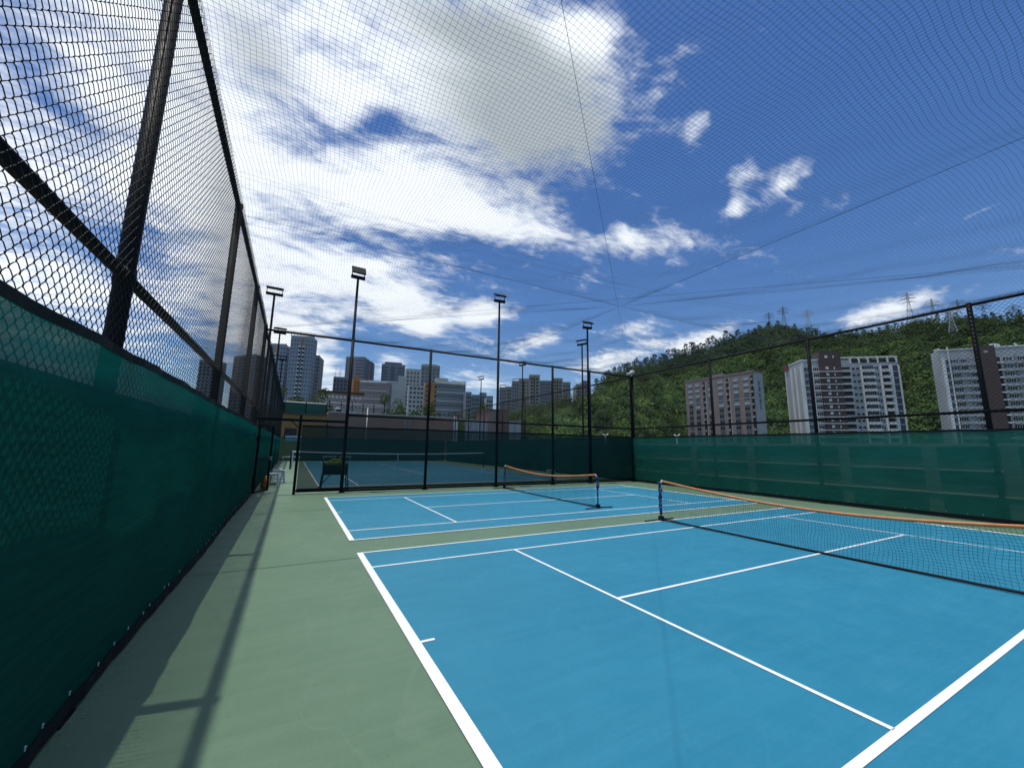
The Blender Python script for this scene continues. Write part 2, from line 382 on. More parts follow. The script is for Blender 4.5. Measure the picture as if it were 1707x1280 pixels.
M = {
    'green': court_mat('court_green', (0.100, 0.182, 0.112), (0.124, 0.209, 0.132), (0.23, 0.30, 0.22)),
    'blue': court_mat('court_blue', (0.014, 0.190, 0.300), (0.020, 0.217, 0.335), (0.06, 0.27, 0.40)),
    'line': line_mat(),
    'joint': mat('joint_crack', (0.055, 0.075, 0.055), 0.8),
    'black': mat('black_coated_steel', (0.0052, 0.006, 0.0068), 0.6, 0.16, vary=0.3, vscale=9, bump=0.10, bscale=60),
    'wire': mat('coated_wire', (0.006, 0.0075, 0.009), 0.6, 0.2),
    'cord': mat('net_cord', (0.012, 0.016, 0.024), 0.75, 0.2),
    'thread': mat('net_thread', (0.018, 0.026, 0.040), 0.7, 0.25),
    'rubber': mat('black_rubber', (0.012, 0.012, 0.013), 0.7, 0.3),
    'hem': mat('black_hem', (0.008, 0.010, 0.011), 0.8, 0.2, vary=0.4, vscale=30),
    'tie': mat('white_nylon', (0.62, 0.63, 0.62), 0.4),
    'screen_l': screen_mat('windscreen_fabric_near', (0.004, 0.150, 0.106), 0.50, 0.62, 3.0, 0.01),
    'screen_r': screen_mat('windscreen_fabric', (0.014, 0.170, 0.118), 0.10, 0.5),
    'screen_o': screen_mat('open_windscreen_mesh', (0.004, 0.036, 0.033), 0.20, 0.35),
    'screen_d': screen_mat('windscreen_fabric_dark', (0.010, 0.095, 0.078), 0.12, 0.4),
    'screen_f': screen_mat('windscreen_fabric_faded', (0.020, 0.15, 0.10), 0.30, 0.4),
    'orange_band': mat('orange_vinyl', (0.72, 0.26, 0.09), 0.5, 0.4, vary=0.15, vscale=6),
    'sleeve': mat('blue_sleeve', (0.020, 0.028, 0.125), 0.5, 0.4, vary=0.5, vscale=25),
    'white_print': mat('white_print', (0.72, 0.74, 0.78), 0.5),
    'white_plastic': mat('white_plastic', (0.72, 0.73, 0.72), 0.4, vary=0.08),
    'white_paint': mat('white_paint', (0.68, 0.68, 0.66), 0.6, vary=0.15, vscale=2),
    'grey_plastic': mat('translucent_grey_plastic', (0.42, 0.47, 0.46), 0.35),
    'yellow_cloth': mat('ochre_cloth', (0.36, 0.21, 0.04), 0.8, vary=0.3, vscale=12),
    'ball': mat('ball_felt', (0.28, 0.38, 0.03), 0.85, 0.1, vary=0.25, vscale=40),
    'lens': mat('lamp_glass', (0.04, 0.06, 0.055), 0.2, 0.5, vary=0.3, vscale=5),
    'concrete': wall_mat('concrete', (0.42, 0.42, 0.40)),
    'concrete_m': wall_mat('weathered_concrete', (0.10, 0.11, 0.105)),
    'concrete_m2': wall_mat('grey_concrete', (0.24, 0.25, 0.24)),
    'concrete_d': wall_mat('dark_concrete', (0.13, 0.15, 0.145)),
    'ground': mat('ground_soil', (0.085, 0.105, 0.05), 0.9, vary=0.4, vscale=0.05),
    'hill': mat('hill_soil', (0.040, 0.074, 0.026), 0.95, vary=0.5, vscale=0.06),
    'leaf': tint_mat('foliage'),
    'bark': mat('bark', (0.085, 0.070, 0.055), 0.9, vary=0.4, vscale=3),
    'brick': wall_mat('brown_tile', (0.295, 0.228, 0.198)),
    'dbrown': wall_mat('dark_brown_tile', (0.10, 0.066, 0.060)),
    'rust': wall_mat('rust_tile', (0.20, 0.060, 0.045)),
    'gwall': wall_mat('grey_tile', (0.44, 0.455, 0.465)),
    'gwall_d': wall_mat('dark_grey_tile', (0.29, 0.305, 0.325)),
    'slate': wall_mat('slate_wall', (0.22, 0.245, 0.28)),
    'bluewall': wall_mat('blue_grey_wall', (0.34, 0.39, 0.47)),
    'tan': wall_mat('tan_wall', (0.42, 0.36, 0.29)),
    'cream': wall_mat('cream_wall', (0.58, 0.56, 0.51)),
    'pinkish': wall_mat('pink_grey_wall', (0.44, 0.315, 0.265)),
    'orangewall': wall_mat('orange_wall', (0.58, 0.27, 0.10)),
    'ochre': wall_mat('ochre_wall', (0.30, 0.155, 0.050)),
    'maroon': wall_mat('maroon_wall', (0.27, 0.15, 0.108)),
    'salmon': wall_mat('salmon_wall', (0.225, 0.125, 0.10)),
    'whitewall': wall_mat('white_trim', (0.78, 0.78, 0.75), vary=0.2),
    'roof_brown': wall_mat('brown_roof', (0.10, 0.058, 0.045)),
    'galv': mat('galvanised_steel', (0.30, 0.33, 0.36), 0.45, metal=0.6),
    'lattice': mat('lattice_steel', (0.12, 0.145, 0.175), 0.5, metal=0.3),
    'lattice_w': mat('pale_lattice_steel', (0.46, 0.48, 0.50), 0.5, metal=0.2),
    'sign_blue': mat('pale_blue_sign', (0.30, 0.44, 0.52), 0.5),
    'curtain_sky': mat('curtain_and_sky_glass', (0.38, 0.43, 0.45), 0.3, 0.4, vary=0.35, vscale=0.8),
    'glass': mat('window_glass', (0.022, 0.030, 0.040), 0.28, 0.3, vary=0.5, vscale=0.5),
    'glass_b': mat('blue_window_glass', (0.075, 0.105, 0.155), 0.25, 0.35, vary=0.4, vscale=0.5),
    'dark_fill': mat('painted_shade_and_dark_parts', (0.022, 0.022, 0.025), 0.7),  # near-black: paints the shade of flat openings, also frames and sign strokes
}

# ------------------------------------------------------------------ ground, roof deck, court markings
FV = 13.7      # far fence
RU = 13.35     # right fence, far end
RN = 12.72     # right fence, near end
LU = -1.90     # left fence
NV = -0.55     # near end
b = MB(); b.raw([(-3200, -3200, -14), (3200, -3200, -14), (3200, 3200, -14), (-3200, 3200, -14)], [(0, 1, 2, 3)])
solid('ground', b, M['ground'], kind='structure')
b = MB(); b.box(-3.0, 14.6, -6.0, 44.0, -13.9, 0.0)
solid('court_surface', b, M['green'], kind='structure')
CW, CA, CS, CL, GAP = 5.8586, 0.7784, 2.1021, 11.3019, 0.8232
b = MB()
def sheet(mb, x0, x1, y0, y1, z):
    mb.raw([(x0, y0, z), (x1, y0, z), (x1, y1, z), (x0, y1, z)], [(0, 1, 2, 3)])
V2 = CW+GAP
sheet(b, 0.02, CL-0.02, 0.02, CW-0.02, 0.004); sheet(b, 0.02, CL-0.02, V2+0.02, V2+CW-0.02, 0.004)
C2U, C2V, C2W, C2L = 0.03, 15.75, 10.97, 23.77
sheet(b, C2U, C2U+C2W, C2V, C2V+C2L, 0.004)
solid('court_paint', b, M['blue'], kind='structure')
b = MB()
def court_lines(mb, u0, v0):
    z = 0.008; h = 0.020
    def lu(v, ua, ub, w=h): sheet(mb, u0+ua, u0+ub, v0+v-w, v0+v+w, z)
    def lv(u, va, vb, w=h): sheet(mb, u0+u-w, u0+u+w, v0+va, v0+vb, z)
    bw = 0.040
    sheet(mb, u0, u0+2*bw, v0-0.0, v0+CW, z); sheet(mb, u0+CL-2*bw, u0+CL, v0, v0+CW, z)
    lu(h, 2*bw, CL-2*bw); lu(CW-h, 2*bw, CL-2*bw); lu(CA, 2*bw, CL-2*bw, 0.024 if v0 < 1 else h); lu(CW-CA, 2*bw, CL-2*bw)
    lv(CS, CA+h, CW-CA-h, 0.019); lv(CL-CS, CA+h, CW-CA-h, 0.019)
    lu(CW/2, CS+0.019, CL-CS-0.019)
    sheet(mb, u0+2*bw, u0+2*bw+0.11, v0+CW/2-0.017, v0+CW/2+0.017, z); sheet(mb, u0+CL-2*bw-0.11, u0+CL-2*bw, v0+CW/2-0.017, v0+CW/2+0.017, z)
court_lines(b, 0, 0); court_lines(b, 0, V2)
z = 0.008
for (x0, x1, y0, y1) in [(0, C2W, 0, .10), (0, C2W, C2L-.1, C2L), (0, .05, .1, C2L-.1), (C2W-.05, C2W, .1, C2L-.1), (1.345, 1.395, .1, C2L-.1), (C2W-1.395, C2W-1.345, .1, C2L-.1),
                         (1.395, C2W-1.395, 5.46, 5.51), (1.395, C2W-1.395, C2L-5.51, C2L-5.46), (C2W/2-.025, C2W/2+.025, 5.51, C2L-5.51)]:
    sheet(b, C2U+x0, C2U+x1, C2V+y0, C2V+y1, z)
solid('court_lines', b, M['line'], kind='structure')
b = MB()
for v in (5.62, 10.2, 15.0, 18.6, 23.5, 29.0): sheet(b, LU+0.05, -0.02 if v < 13 else 0.02, v, v+0.012, 0.003)
solid('surface_joints', b, M['joint'], kind='structure')

# ------------------------------------------------------------------ fences
def chain_mesh(mb, org, du, length, z0, z1, pitch=0.0355, per=0.074, r=0.0020, detail=True, k=4, dep=0.0045):
    """woven chain link: flattened spirals hooked into one another. du = unit vector along the fence"""
    du = np.asarray(du, float); dn = np.array([-du[1], du[0], 0.0]); org = np.asarray(org, float)
    nw = int(length/pitch); npd = int((z1-z0)/per)
    e = 0.0022; a = pitch/2
    if detail: loc = [(-a-e, 0, 0), (-a+0.006, .09, dep), (a-0.006, .41, dep*0.8), (a+e, .5, 0), (a-0.006, .59, -dep), (-a+0.006, .91, -dep*0.8)]
    else: loc = [(-a, 0, 0), (a, .5, 0)]
    zz = []; ss = []; nn = []
    for p in range(npd):
        for (s_, t_, d_) in loc: ss.append(s_); zz.append(z0+(p+t_)*per); nn.append(d_)
    ss.append(loc[0][0]); zz.append(z0+npd*per); nn.append(0)
    ss, zz, nn = map(np.array, (ss, zz, nn))
    cs = (np.arange(nw)+0.5)*pitch
    wob = rng.normal(0, 0.0008, (nw, len(ss)))
    S = cs[:, None]+ss[None]+wob; Z = zz[None]+((np.arange(nw) % 2)*per*.5)[:, None]+rng.normal(0, 0.0010, (nw, len(ss)))
    bow = 0.012*np.sin(S*1.9+1.3)*np.sin((Z-z0)/(z1-z0)*math.pi)
    P = org+S[..., None]*du+(nn[None]+bow)[..., None]*dn; P[..., 2] = Z
    mb.segs(P[:, :-1].reshape(-1, 3), P[:, 1:].reshape(-1, 3), r, k)
    return mb

def post_mb(x, y, z1, r, z0=0.0, base=True):
    mb = MB(); mb.tube([(x, y, z0), (x, y, z1)], r, 16)
    return mb
def fence(label, p0, p1, posts, H=5.03, zm0=0.06, rail_z=(2.47,), rp=0.05, rr=0.036, rt=0.036, detail=False, out=1, group=None, r=0.0030, bottom_rail=False, top=True, tie_top=True, mesh_h=None):
    """posts given as distance along p0->p1; out = side the posts stand on relative to the mesh"""
    p0 = np.array([*p0, 0.0]); p1 = np.array([*p1, 0.0]); d = p1-p0; L = np.linalg.norm(d); d /= L; n = np.array([-d[1], d[0], 0])*out
    t = thing('chain_link_fence', label, 'fence', tuple(p0), group)
    off = n*(rp+0.006)
    first = None
    for s_ in posts:
        q = p0+d*s_+off
        if first is None:
            first = part('post', MB().tube([(q[0], q[1], 0), (q[0], q[1], H)], rp, 16), M['black'], t, True); fq = q
            cap = part('post_cap', MB().ball((q[0], q[1], H), rp*1.12, 12, 6, sq=(1, 1, .6)), M['black'], first, True)
            for z_ in rail_z:
                part('clamp', MB().tube([(q[0], q[1], z_-.05), (q[0], q[1], z_+.05)], rp*1.13, 16), M['black'], first, True)
            fl = part('base_plate', MB().box(q[0]-.09, q[0]+.09, q[1]-.09, q[1]+.09, 0.0005, 0.014), M['black'], first)
        else:
            c = copy_part(first, t, Vector(first.location)+Vector(q-fq))
            for ch in first.children: copy_part(ch, c, ch.location)
    a, b_ = p0+off, p1+off
    if top: part('top_rail', MB().tube([a+(0, 0, H-rt), b_+(0, 0, H-rt)], rt, 12), M['black'], t, True)
    for z_ in rail_z:
        part('middle_rail', MB().tube([a+(0, 0, z_), b_+(0, 0, z_)], rr, 12), M['black'], t, True)
    if bottom_rail:
        part('bottom_rail', MB().bar(p0+(0, 0, .06), p1+(0, 0, .06), .05, .07), M['black'], t)
    mb = chain_mesh(MB(), p0+np.array([0, 0, 0]), d, L, zm0, H+0.02, detail=detail, r=r, k=4 if detail else 3, pitch=.0355 if detail else .046, per=.074 if detail else .094)
    part('wire_mesh', mb, M['wire'], t)
    if detail:   # binding wires along the rails
        tw = None
        for s_ in np.arange(0.2, L, 0.62):
            for z_ in (*rail_z, H-rt):
                q = p0+d*s_+np.array([0, 0, z_])
                if tw is None:
                    an = np.linspace(0, 2*math.pi, 9)
                    pts = [q+off*0.55+n*math.cos(a_)*(rr+.012)*1.5+np.array([0, 0, 1])*math.sin(a_)*(rr+.006) for a_ in an]
                    tw = part('tie_wire', MB().tube(pts, 0.0018, 4, False), M['wire'], t); tq = q
                else: copy_part(tw, t, Vector(tw.location)+Vector(q-tq))
    return t

left_fence = fence('tall black chain link fence rising close beside the camera along the green walkway', (LU, NV), (LU, FV), [0.05, 3.50, 7.1, 10.7, FV-NV], rail_z=(2.54,), H=5.08, detail=True, zm0=1.2, out=1, r=0.0021)
far_fence = fence('black chain link fence crossing behind the small nets, between the two courts', (0.55, FV), (RU, FV), [0.03, 2.75, 5.55, 8.2, 10.25, RU-0.55], detail=False, zm0=0.05, out=1, bottom_rail=True, rail_z=(2.47,), r=0.0030)
right_fence = fence('black chain link fence along the right side, in front of the apartment blocks', (RN, NV), (RU, FV), [2.95, 6.45, 9.95, FV-NV], detail=False, zm0=1.9, out=-1)
# upper part of the far fence above the gate opening: mesh between header and top rail
t = far_fence
part('top_rail', MB().tube([(LU-.04, FV+.056, 4.994), (0.55, FV+.056, 4.994)], .036, 12), M['black'], t, True)
part('wire_mesh', chain_mesh(MB(), (LU, FV, 0), (1, 0, 0), 2.45, 2.3, 5.05, detail=False, r=0.0030, k=3, pitch=.046, per=.094), M['wire'], t)
part('wire_mesh', chain_mesh(MB(), (-.72, FV, 0), (1, 0, 0), 1.26, 0.1, 2.2, detail=False, r=0.0030, k=3, pitch=.046, per=.094), M['wire'], t)
part('header_beam', MB().box(LU-.02, 0.52, FV-.005, FV+.075, 2.20, 2.28), M['black'], t)
part('gate_post', MB().box(-.80, -.72, FV-.01, FV+.08, 0.0, 2.40), M['black'], t)
part('bottom_rail', MB().box(-.715, 0.53, FV+.01, FV+.06, 0.05, 0.13), M['black'], t)
part('corner_brace', MB().bar((-1.0, FV+.035, 2.20), (-.80, FV+.035, 2.02), .03, .03), M['black'], t)

# the second court's fences
c2left = fence('long chain link fence on the left of the far court, receding beyond the gate', (LU, FV+.12), (LU, 41.0), list(np.arange(3.4, 27, 3.5)), detail=False, zm0=1.9, out=1, r=0.0022)
c2right = fence('chain link fence along the right side of the far court', (13.45, FV+.15), (13.45, 40.5), list(np.arange(3.3, 27, 3.5)), detail=False, zm0=2.2, out=-1, r=0.0022, rail_z=())

# windscreens
def windscreen(label, p0, p1, z0, zt, mtl, side=1, seed=0, ties=0.28, billow=0.02, hem=0.045):
    """zt: function of distance -> top height"""
    p0 = np.array([*p0, 0.0]); p1 = np.array([*p1, 0.0]); d = p1-p0; L = np.linalg.norm(d); d /= L; n = np.array([-d[1], d[0], 0])*side
    t = thing('windscreen', label, 'windscreen', tuple(p0))
    rs = np.random.default_rng(seed); ph = rs.uniform(0, 6, 6)
    def disp(S, T):
        return billow*(np.sin(S*1.1+ph[0])*np.sin(T*2.6+ph[1])+0.5*np.sin(S*3.3+ph[2])*np.sin(T*3.14)+0.25*np.sin(S*9+ph[3])*(1-T)+0.28*np.sin(S*7+T*5+ph[4])*T**3+0.22*np.sin(S*19+ph[2])*(T**7+(1-T)**7))
    def fn(S, T):
        top = zt(S)-0.011*np.abs(np.sin(S*math.pi/0.9+ph[4]))-0.004*np.sin(S*1.3+ph[5]); Z = z0+(top-z0)*T; o = disp(S, T)
        return (p0[0]+d[0]*S+n[0]*o, p0[1]+d[1]*S+n[1]*o, Z)
    ns = max(8, int(L/0.15))
    part('fabric', MB().grid(fn, np.linspace(0, L, ns), np.concatenate([[0, .012, .024, .045], np.linspace(.09, 1, 13)])), mtl, t, True)
    ss = np.linspace(0, L, ns)
    for nm, T0, T1, r_ in (('top_hem', 0.975, 1.004, 0), ('bottom_hem', -hem/2, hem/2, 0)):
        hb = MB()
        for side_o in (0.006, -0.006):
            def fh(S, T):
                x, y, z_ = fn(S, np.clip(T, 0, 1)); zz = z_+np.where(T < 0, T*2.0, 0); zz = np.maximum(zz, 0.012)
                return (x+n[0]*side_o, y+n[1]*side_o, zz)
            hb.grid(fh, ss, np.array([T0, (T0+T1)/2, T1]))
        part(nm, hb, M['hem'], t)
    if ties:
        ft = None
        for k_, s_ in enumerate(np.arange(0.15, L, ties)):
            if rs.random() < 0.3: continue
            s_ += rs.uniform(-.07, .07)
            o = float(disp(np.array(s_), np.array(0.03)))+0.014
            q = p0+d*s_+n*o+np.array([0, 0, z0+0.075+rs.uniform(-.015, .02)])
            if ft is None:
                mb = MB(); mb.obox(q, d*.0025, n*.002, (0, 0, .009)); mb.obox(q+(0, 0, .009), d*.004, n*.003, (0, 0, .003))
                ft = part('cable_tie', mb, M['tie'], t); fq = q
            else:
                c = copy_part(ft, t, Vector(ft.location)+Vector(q-fq))
    return t
windscreen('large dark green shade cloth on the near left fence beside the camera', (LU+.035, NV), (LU+.035, FV-.05), 0.07, lambda S: 2.055+0*S, M['screen_l'], side=-1, seed=1, billow=0.022)
windscreen('green shade cloth along the right fence, apartment blocks showing faintly through', (RN-.03, NV), (RU-.03, FV-.02), 0.07, lambda S: 2.08+0*S, M['screen_r'], side=1, seed=2, billow=0.014)
windscreen('see-through dark green mesh cloth tied across the fence between the two courts', (-.70, FV+.012), (RU-.05, FV+.012), 0.13, lambda S: 2.10+0*S, M['screen_o'], side=-1, seed=9, ties=0.5, billow=.004, hem=.03)
windscreen('darker green shade cloth running down the right side of the far court', (13.42, FV+.2), (13.42, 40.3), 0.06, lambda S: 2.06+0*S, M['screen_d'], side=1, seed=3, ties=0)
windscreen('dark green shade cloth closing the far end of the far court, below the brown wall', (0.6, 40.6), (13.3, 40.6), 0.06, lambda S: 2.1+0*S, M['screen_d'], side=-1, seed=4, ties=0)
windscreen('bright green shade cloth on the left fence beyond the gate', (LU+.035, FV+.5), (LU+.035, 40.8), 0.07, lambda S: 2.055+0*S, M['screen_l'], side=-1, seed=5, ties=0)
windscreen('faded green shade cloth at the end of the alley, under the ochre building', (LU+.06, 40.9), (0.58, 40.9), 0.06, lambda S: 2.1+0*S, M['screen_f'], side=-1, seed=6, ties=0)

# gate leaf standing open
g = thing('metal_gate', 'black framed wire gate standing open at the end of the walkway', 'gate', (LU+.06, FV+.12, 0))
ga = np.array([LU+.08, FV+.14, 0]); gb = np.array([-1.50, FV+.86, 0]); gd = (gb-ga)/np.linalg.norm(gb-ga)
fb = MB()
for q in (ga, gb): fb.bar(q+(0, 0, .05), q+(0, 0, 2.08), .06, .06)
for z_ in (.08, 1.05, 2.05): fb.bar(ga+gd*.032+(0, 0, z_), gb-gd*.032+(0, 0, z_), .05, .05)
part('frame', fb, M['black'], g)
part('wire_mesh', chain_mesh(MB(), ga, gd, np.linalg.norm(gb-ga), 0.1, 2.03, detail=False, k=3), M['wire'], g)
part('hinge', MB().tube([ga+(-.03, -.03, .4), ga+(-.03, -.03, .55)], .022, 8), M['black'], g)
part('hinge', MB().tube([ga+(-.03, -.03, 1.6), ga+(-.03, -.03, 1.75)], .022, 8), M['black'], g)
part('latch', MB().box(gb[0]-.05, gb[0]+.05, gb[1]-.04, gb[1]+.04, 1.0, 1.1), M['galv'], g)

# parapets
def parapet(label, x0, x1, y0, y1, h, mtl, ledge=None, posts=None, inner=-1):
    t = thing('parapet_wall', label, 'wall', ((x0+x1)/2, (y0+y1)/2, 0))
    part('wall', MB().box(x0, x1, y0, y1, 0, h-.08), mtl, t)
    part('coping', MB().box(x0-.05, x1+.05, y0, y1, h-.08, h), M['concrete'], t)
    xi = x0 if inner < 0 else x1
    if ledge: part('ledge', MB().box(min(xi, xi+inner*.07), max(xi, xi+inner*.07), y0, y1, ledge-.03, ledge), M['whitewall'], t)
    if ledge: part('rail', MB().box(min(xi, xi+inner*.05), max(xi, xi+inner*.05), y0, y1, 1.08, 1.11), M['whitewall'], t)
    if posts:
        f0 = None
        for v in posts:
            q = (min(xi, xi+inner*.05), max(xi, xi+inner*.05))
            if f0 is None: f0 = part('pilaster', MB().box(*q, v-.14, v+.14, 0, h-.085), M['concrete_m2'], t); v0 = v
            else: copy_part(f0, t, Vector(f0.location)+Vector((0, v-v0, 0)))
    return t
parapet('dark concrete parapet outside the left fence, half hidden by the green cloth', -2.26, -2.03, NV-2, 41, 1.82, M['concrete_d'])
parapet('pale concrete parapet with pilasters, seen dimly through the right fence cloth', 14.0, 14.2, NV-2, 41, 1.77, M['concrete_m'], ledge=0.52, posts=[float(on_u(px_, 790, 14.0)[1]) for px_ in (1690, 1555, 1412, 1255, 1160)])

# ------------------------------------------------------------------ overhead netting and cables
CU, CV, NZ = 6.0, 6.75, 5.02
corners = [(LU, NV), (RN, NV), (RU, FV), (LU, FV)]
def seg_d(U, V, a, b_):
    a = np.array(a); d = np.array(b_)-a; t_ = np.clip(((U-a[0])*d[0]+(V-a[1])*d[1])/(d@d), 0, 1)
    return np.hypot(U-a[0]-t_*d[0], V-a[1]-t_*d[1])
spokes = [((CU, CV), c) for c in corners]+[((CU, CV), (CU, NV)), ((CU, CV), (CU, FV)), ((CU, CV), (LU, CV)), ((CU, CV), (RU, CV))]
edges = [(corners[i], corners[(i+1) % 4]) for i in range(4)]
def net_z(U, V):
    dm = np.full(np.shape(U), 9.0)
    for a, b_ in spokes+edges: dm = np.minimum(dm, seg_d(U, V, a, b_))
    sag = 0.20*(1-np.exp(-dm/0.9))
    rip = 0.030*np.sin(U*2.1+1.7*np.sin(V*1.3))*np.sin(V*1.9+0.6)+0.018*np.sin(U*5.3+V*2.2)
    return NZ-sag+rip*np.minimum(1, dm/0.5)
nb = MB()
cell = 0.05
us = np.arange(LU+.02, RU-.01, cell); vs = np.arange(0.0, FV, cell)
def warpuv(U, V):
    U = LU+(U-LU)*((RN+(RU-RN)*(V-NV)/(FV-NV))-LU)/(RU-LU)
    return U+0.035*np.sin(V*1.7+U*.9)+0.012*np.sin(V*6.1), V+0.035*np.sin(U*1.5-V*.7+1.)+0.012*np.sin(U*5.7)
vf = np.linspace(0.0, FV, 100); uf = np.linspace(LU, RU, 110)
U, V = np.meshgrid(us, vf, indexing='ij'); U2, Vw = warpuv(U, V); P = np.stack([U2, Vw, net_z(U2, Vw)], -1)
nb.segs(P[:, :-1].reshape(-1, 3), P[:, 1:].reshape(-1, 3), 0.00118, 3)
V, U = np.meshgrid(vs, uf, indexing='ij'); U2, Vw = warpuv(U, V); P = np.stack([U2, Vw, net_z(U2, Vw)], -1)
nb.segs(P[:, :-1].reshape(-1, 3), P[:, 1:].reshape(-1, 3), 0.00118, 3)
solid('overhead_netting', nb, M['thread'], label='fine dark square netting stretched across the top of the enclosure, in front of the sky', cat='netting')
def cable(label, a, b_, r_=0.0023, sagz=0.0):
    pts = [(a[0]+(b_[0]-a[0])*s_, a[1]+(b_[1]-a[1])*s_, NZ+.012-sagz*4*s_*(1-s_)) for s_ in np.linspace(0, 1, 25)]
    solid('support_cable', MB().tube(pts, r_, 5), M['black'], loc=(pts[0][0], pts[0][1], NZ), label=label, cat='cable', group='steel cables holding up the netting')
cable('steel cable carrying the netting from the near left corner to the far right corner', (LU, NV), (RU, FV))
cable('steel cable carrying the netting from the near right toward the far left corner', (RN, NV), (LU, FV))
cable('steel cable running down the middle of the netting toward the far fence', (CU, NV), (CU, FV))
cable('steel cable crossing the netting sideways from the left fence to the right fence', (LU, CV), (RU-.3, CV))

# ------------------------------------------------------------------ floodlight poles
def lamp_post(label, x, y, h, group, head=1, ang=0.0, w=0.52, tilt=35, pr=0.055):
    t = thing('floodlight_pole', label, 'floodlight', (x, y, 0), group)
    part('pole', MB().tube([(x, y, 0), (x, y, h*.5), (x, y, h-.30)], [pr, pr*.9, pr*.72], 14), M['black'], t, True)
    ca, sa = math.cos(ang), math.sin(ang); ex = np.array([ca, sa, 0]); ey = np.array([-sa, ca, 0])
    c = np.array([x, y, h-.27])
    part('crossbar', MB().obox(c, ex*w/2, ey*.05, (0, 0, .05)), M['black'], t)
    a = R(tilt); hn = ey*math.cos(a)+np.array([0, 0, 1])*math.sin(a); hz = -ey*math.sin(a)+np.array([0, 0, 1])*math.cos(a)
    hc = c+np.array([0, 0, .235])-ey*0.06
    for s_ in (-1, 1):
        part('bracket', MB().bar(c+ex*s_*(w/2-.03)+(0, 0, .05), hc+ex*s_*(w/2-.03)-hz*.06, .025, .025), M['black'], t)
    hd = part('lamp_head', MB().obox(hc, ex*w/2, hn*.15, hz*.03), M['black'], t)
    part('lens', MB().obox(hc-hz*.0345, ex*(w/2-.03), hn*.125, hz*.004), M['lens'], hd)
    return t
g1 = 'floodlight poles rising through the fence between the courts'
lamp_post('tall black floodlight pole in the fence between courts, beside the gate panel', 0.58, FV+.09, 7.55, g1, ang=R(4), tilt=60, w=.46)
lamp_post('tall black floodlight pole in the middle of the fence between the courts', 6.10, FV+.06, 7.75, g1, ang=R(-6), tilt=32, w=.48)
lamp_post('tall black floodlight pole near the right end of the fence between the courts', 10.72, FV+.06, 7.35, g1, ang=R(-12), tilt=30, w=.46)
g2 = 'floodlight poles around the far court'
lamp_post('leaning-looking floodlight pole just beyond the left fence, nearest of that row', -2.12, 18.2, 7.9, g2, ang=R(3), tilt=10, w=.62)
lamp_post('floodlight pole on the left of the far court with its head under the fence rail', -2.08, 24.8, 7.9, g2, ang=R(3), tilt=6, w=.62)
lamp_post('smallest and farthest floodlight pole on the left of the far court', -2.12, 32.8, 7.9, g2, ang=R(3), tilt=6, w=.62)
lamp_post('floodlight pole outside the far court close to the corner where the fences meet', 13.72, 17.9, 7.9, g2, ang=R(-70), tilt=12, w=.62)
lamp_post('floodlight pole halfway along the right side of the far court', 13.78, 25.05, 7.9, g2, ang=R(-70), tilt=12, w=.62)
lamp_post('farthest floodlight pole on the right side of the far court', 13.78, 32.6, 7.9, g2, ang=R(-70), tilt=12, w=.62)

# white fixture on the corner post
q = np.array([RU-.02, FV-.05, 5.06])
t = thing('security_camera', 'small white twin fixture on top of the corner post where the two fences meet', 'camera', tuple(q))
mb = MB(); mb.tube([q+(0, 0, -.05), q+(0, 0, .12)], .035, 10); part('mount', mb, M['white_plastic'], t, True)
mb = MB(); mb.tube([q+(-.05, -.05, .10), q+(-.40, -.12, .0)], [.06, .055], 12); part('housing', mb, M['white_plastic'], t, True)
mb = MB(); mb.ball(q+(0.04, -.02, .16), .12, 12, 8, sq=(1.1, 1, .8)); part('dome', mb, M['white_plastic'], t, True)

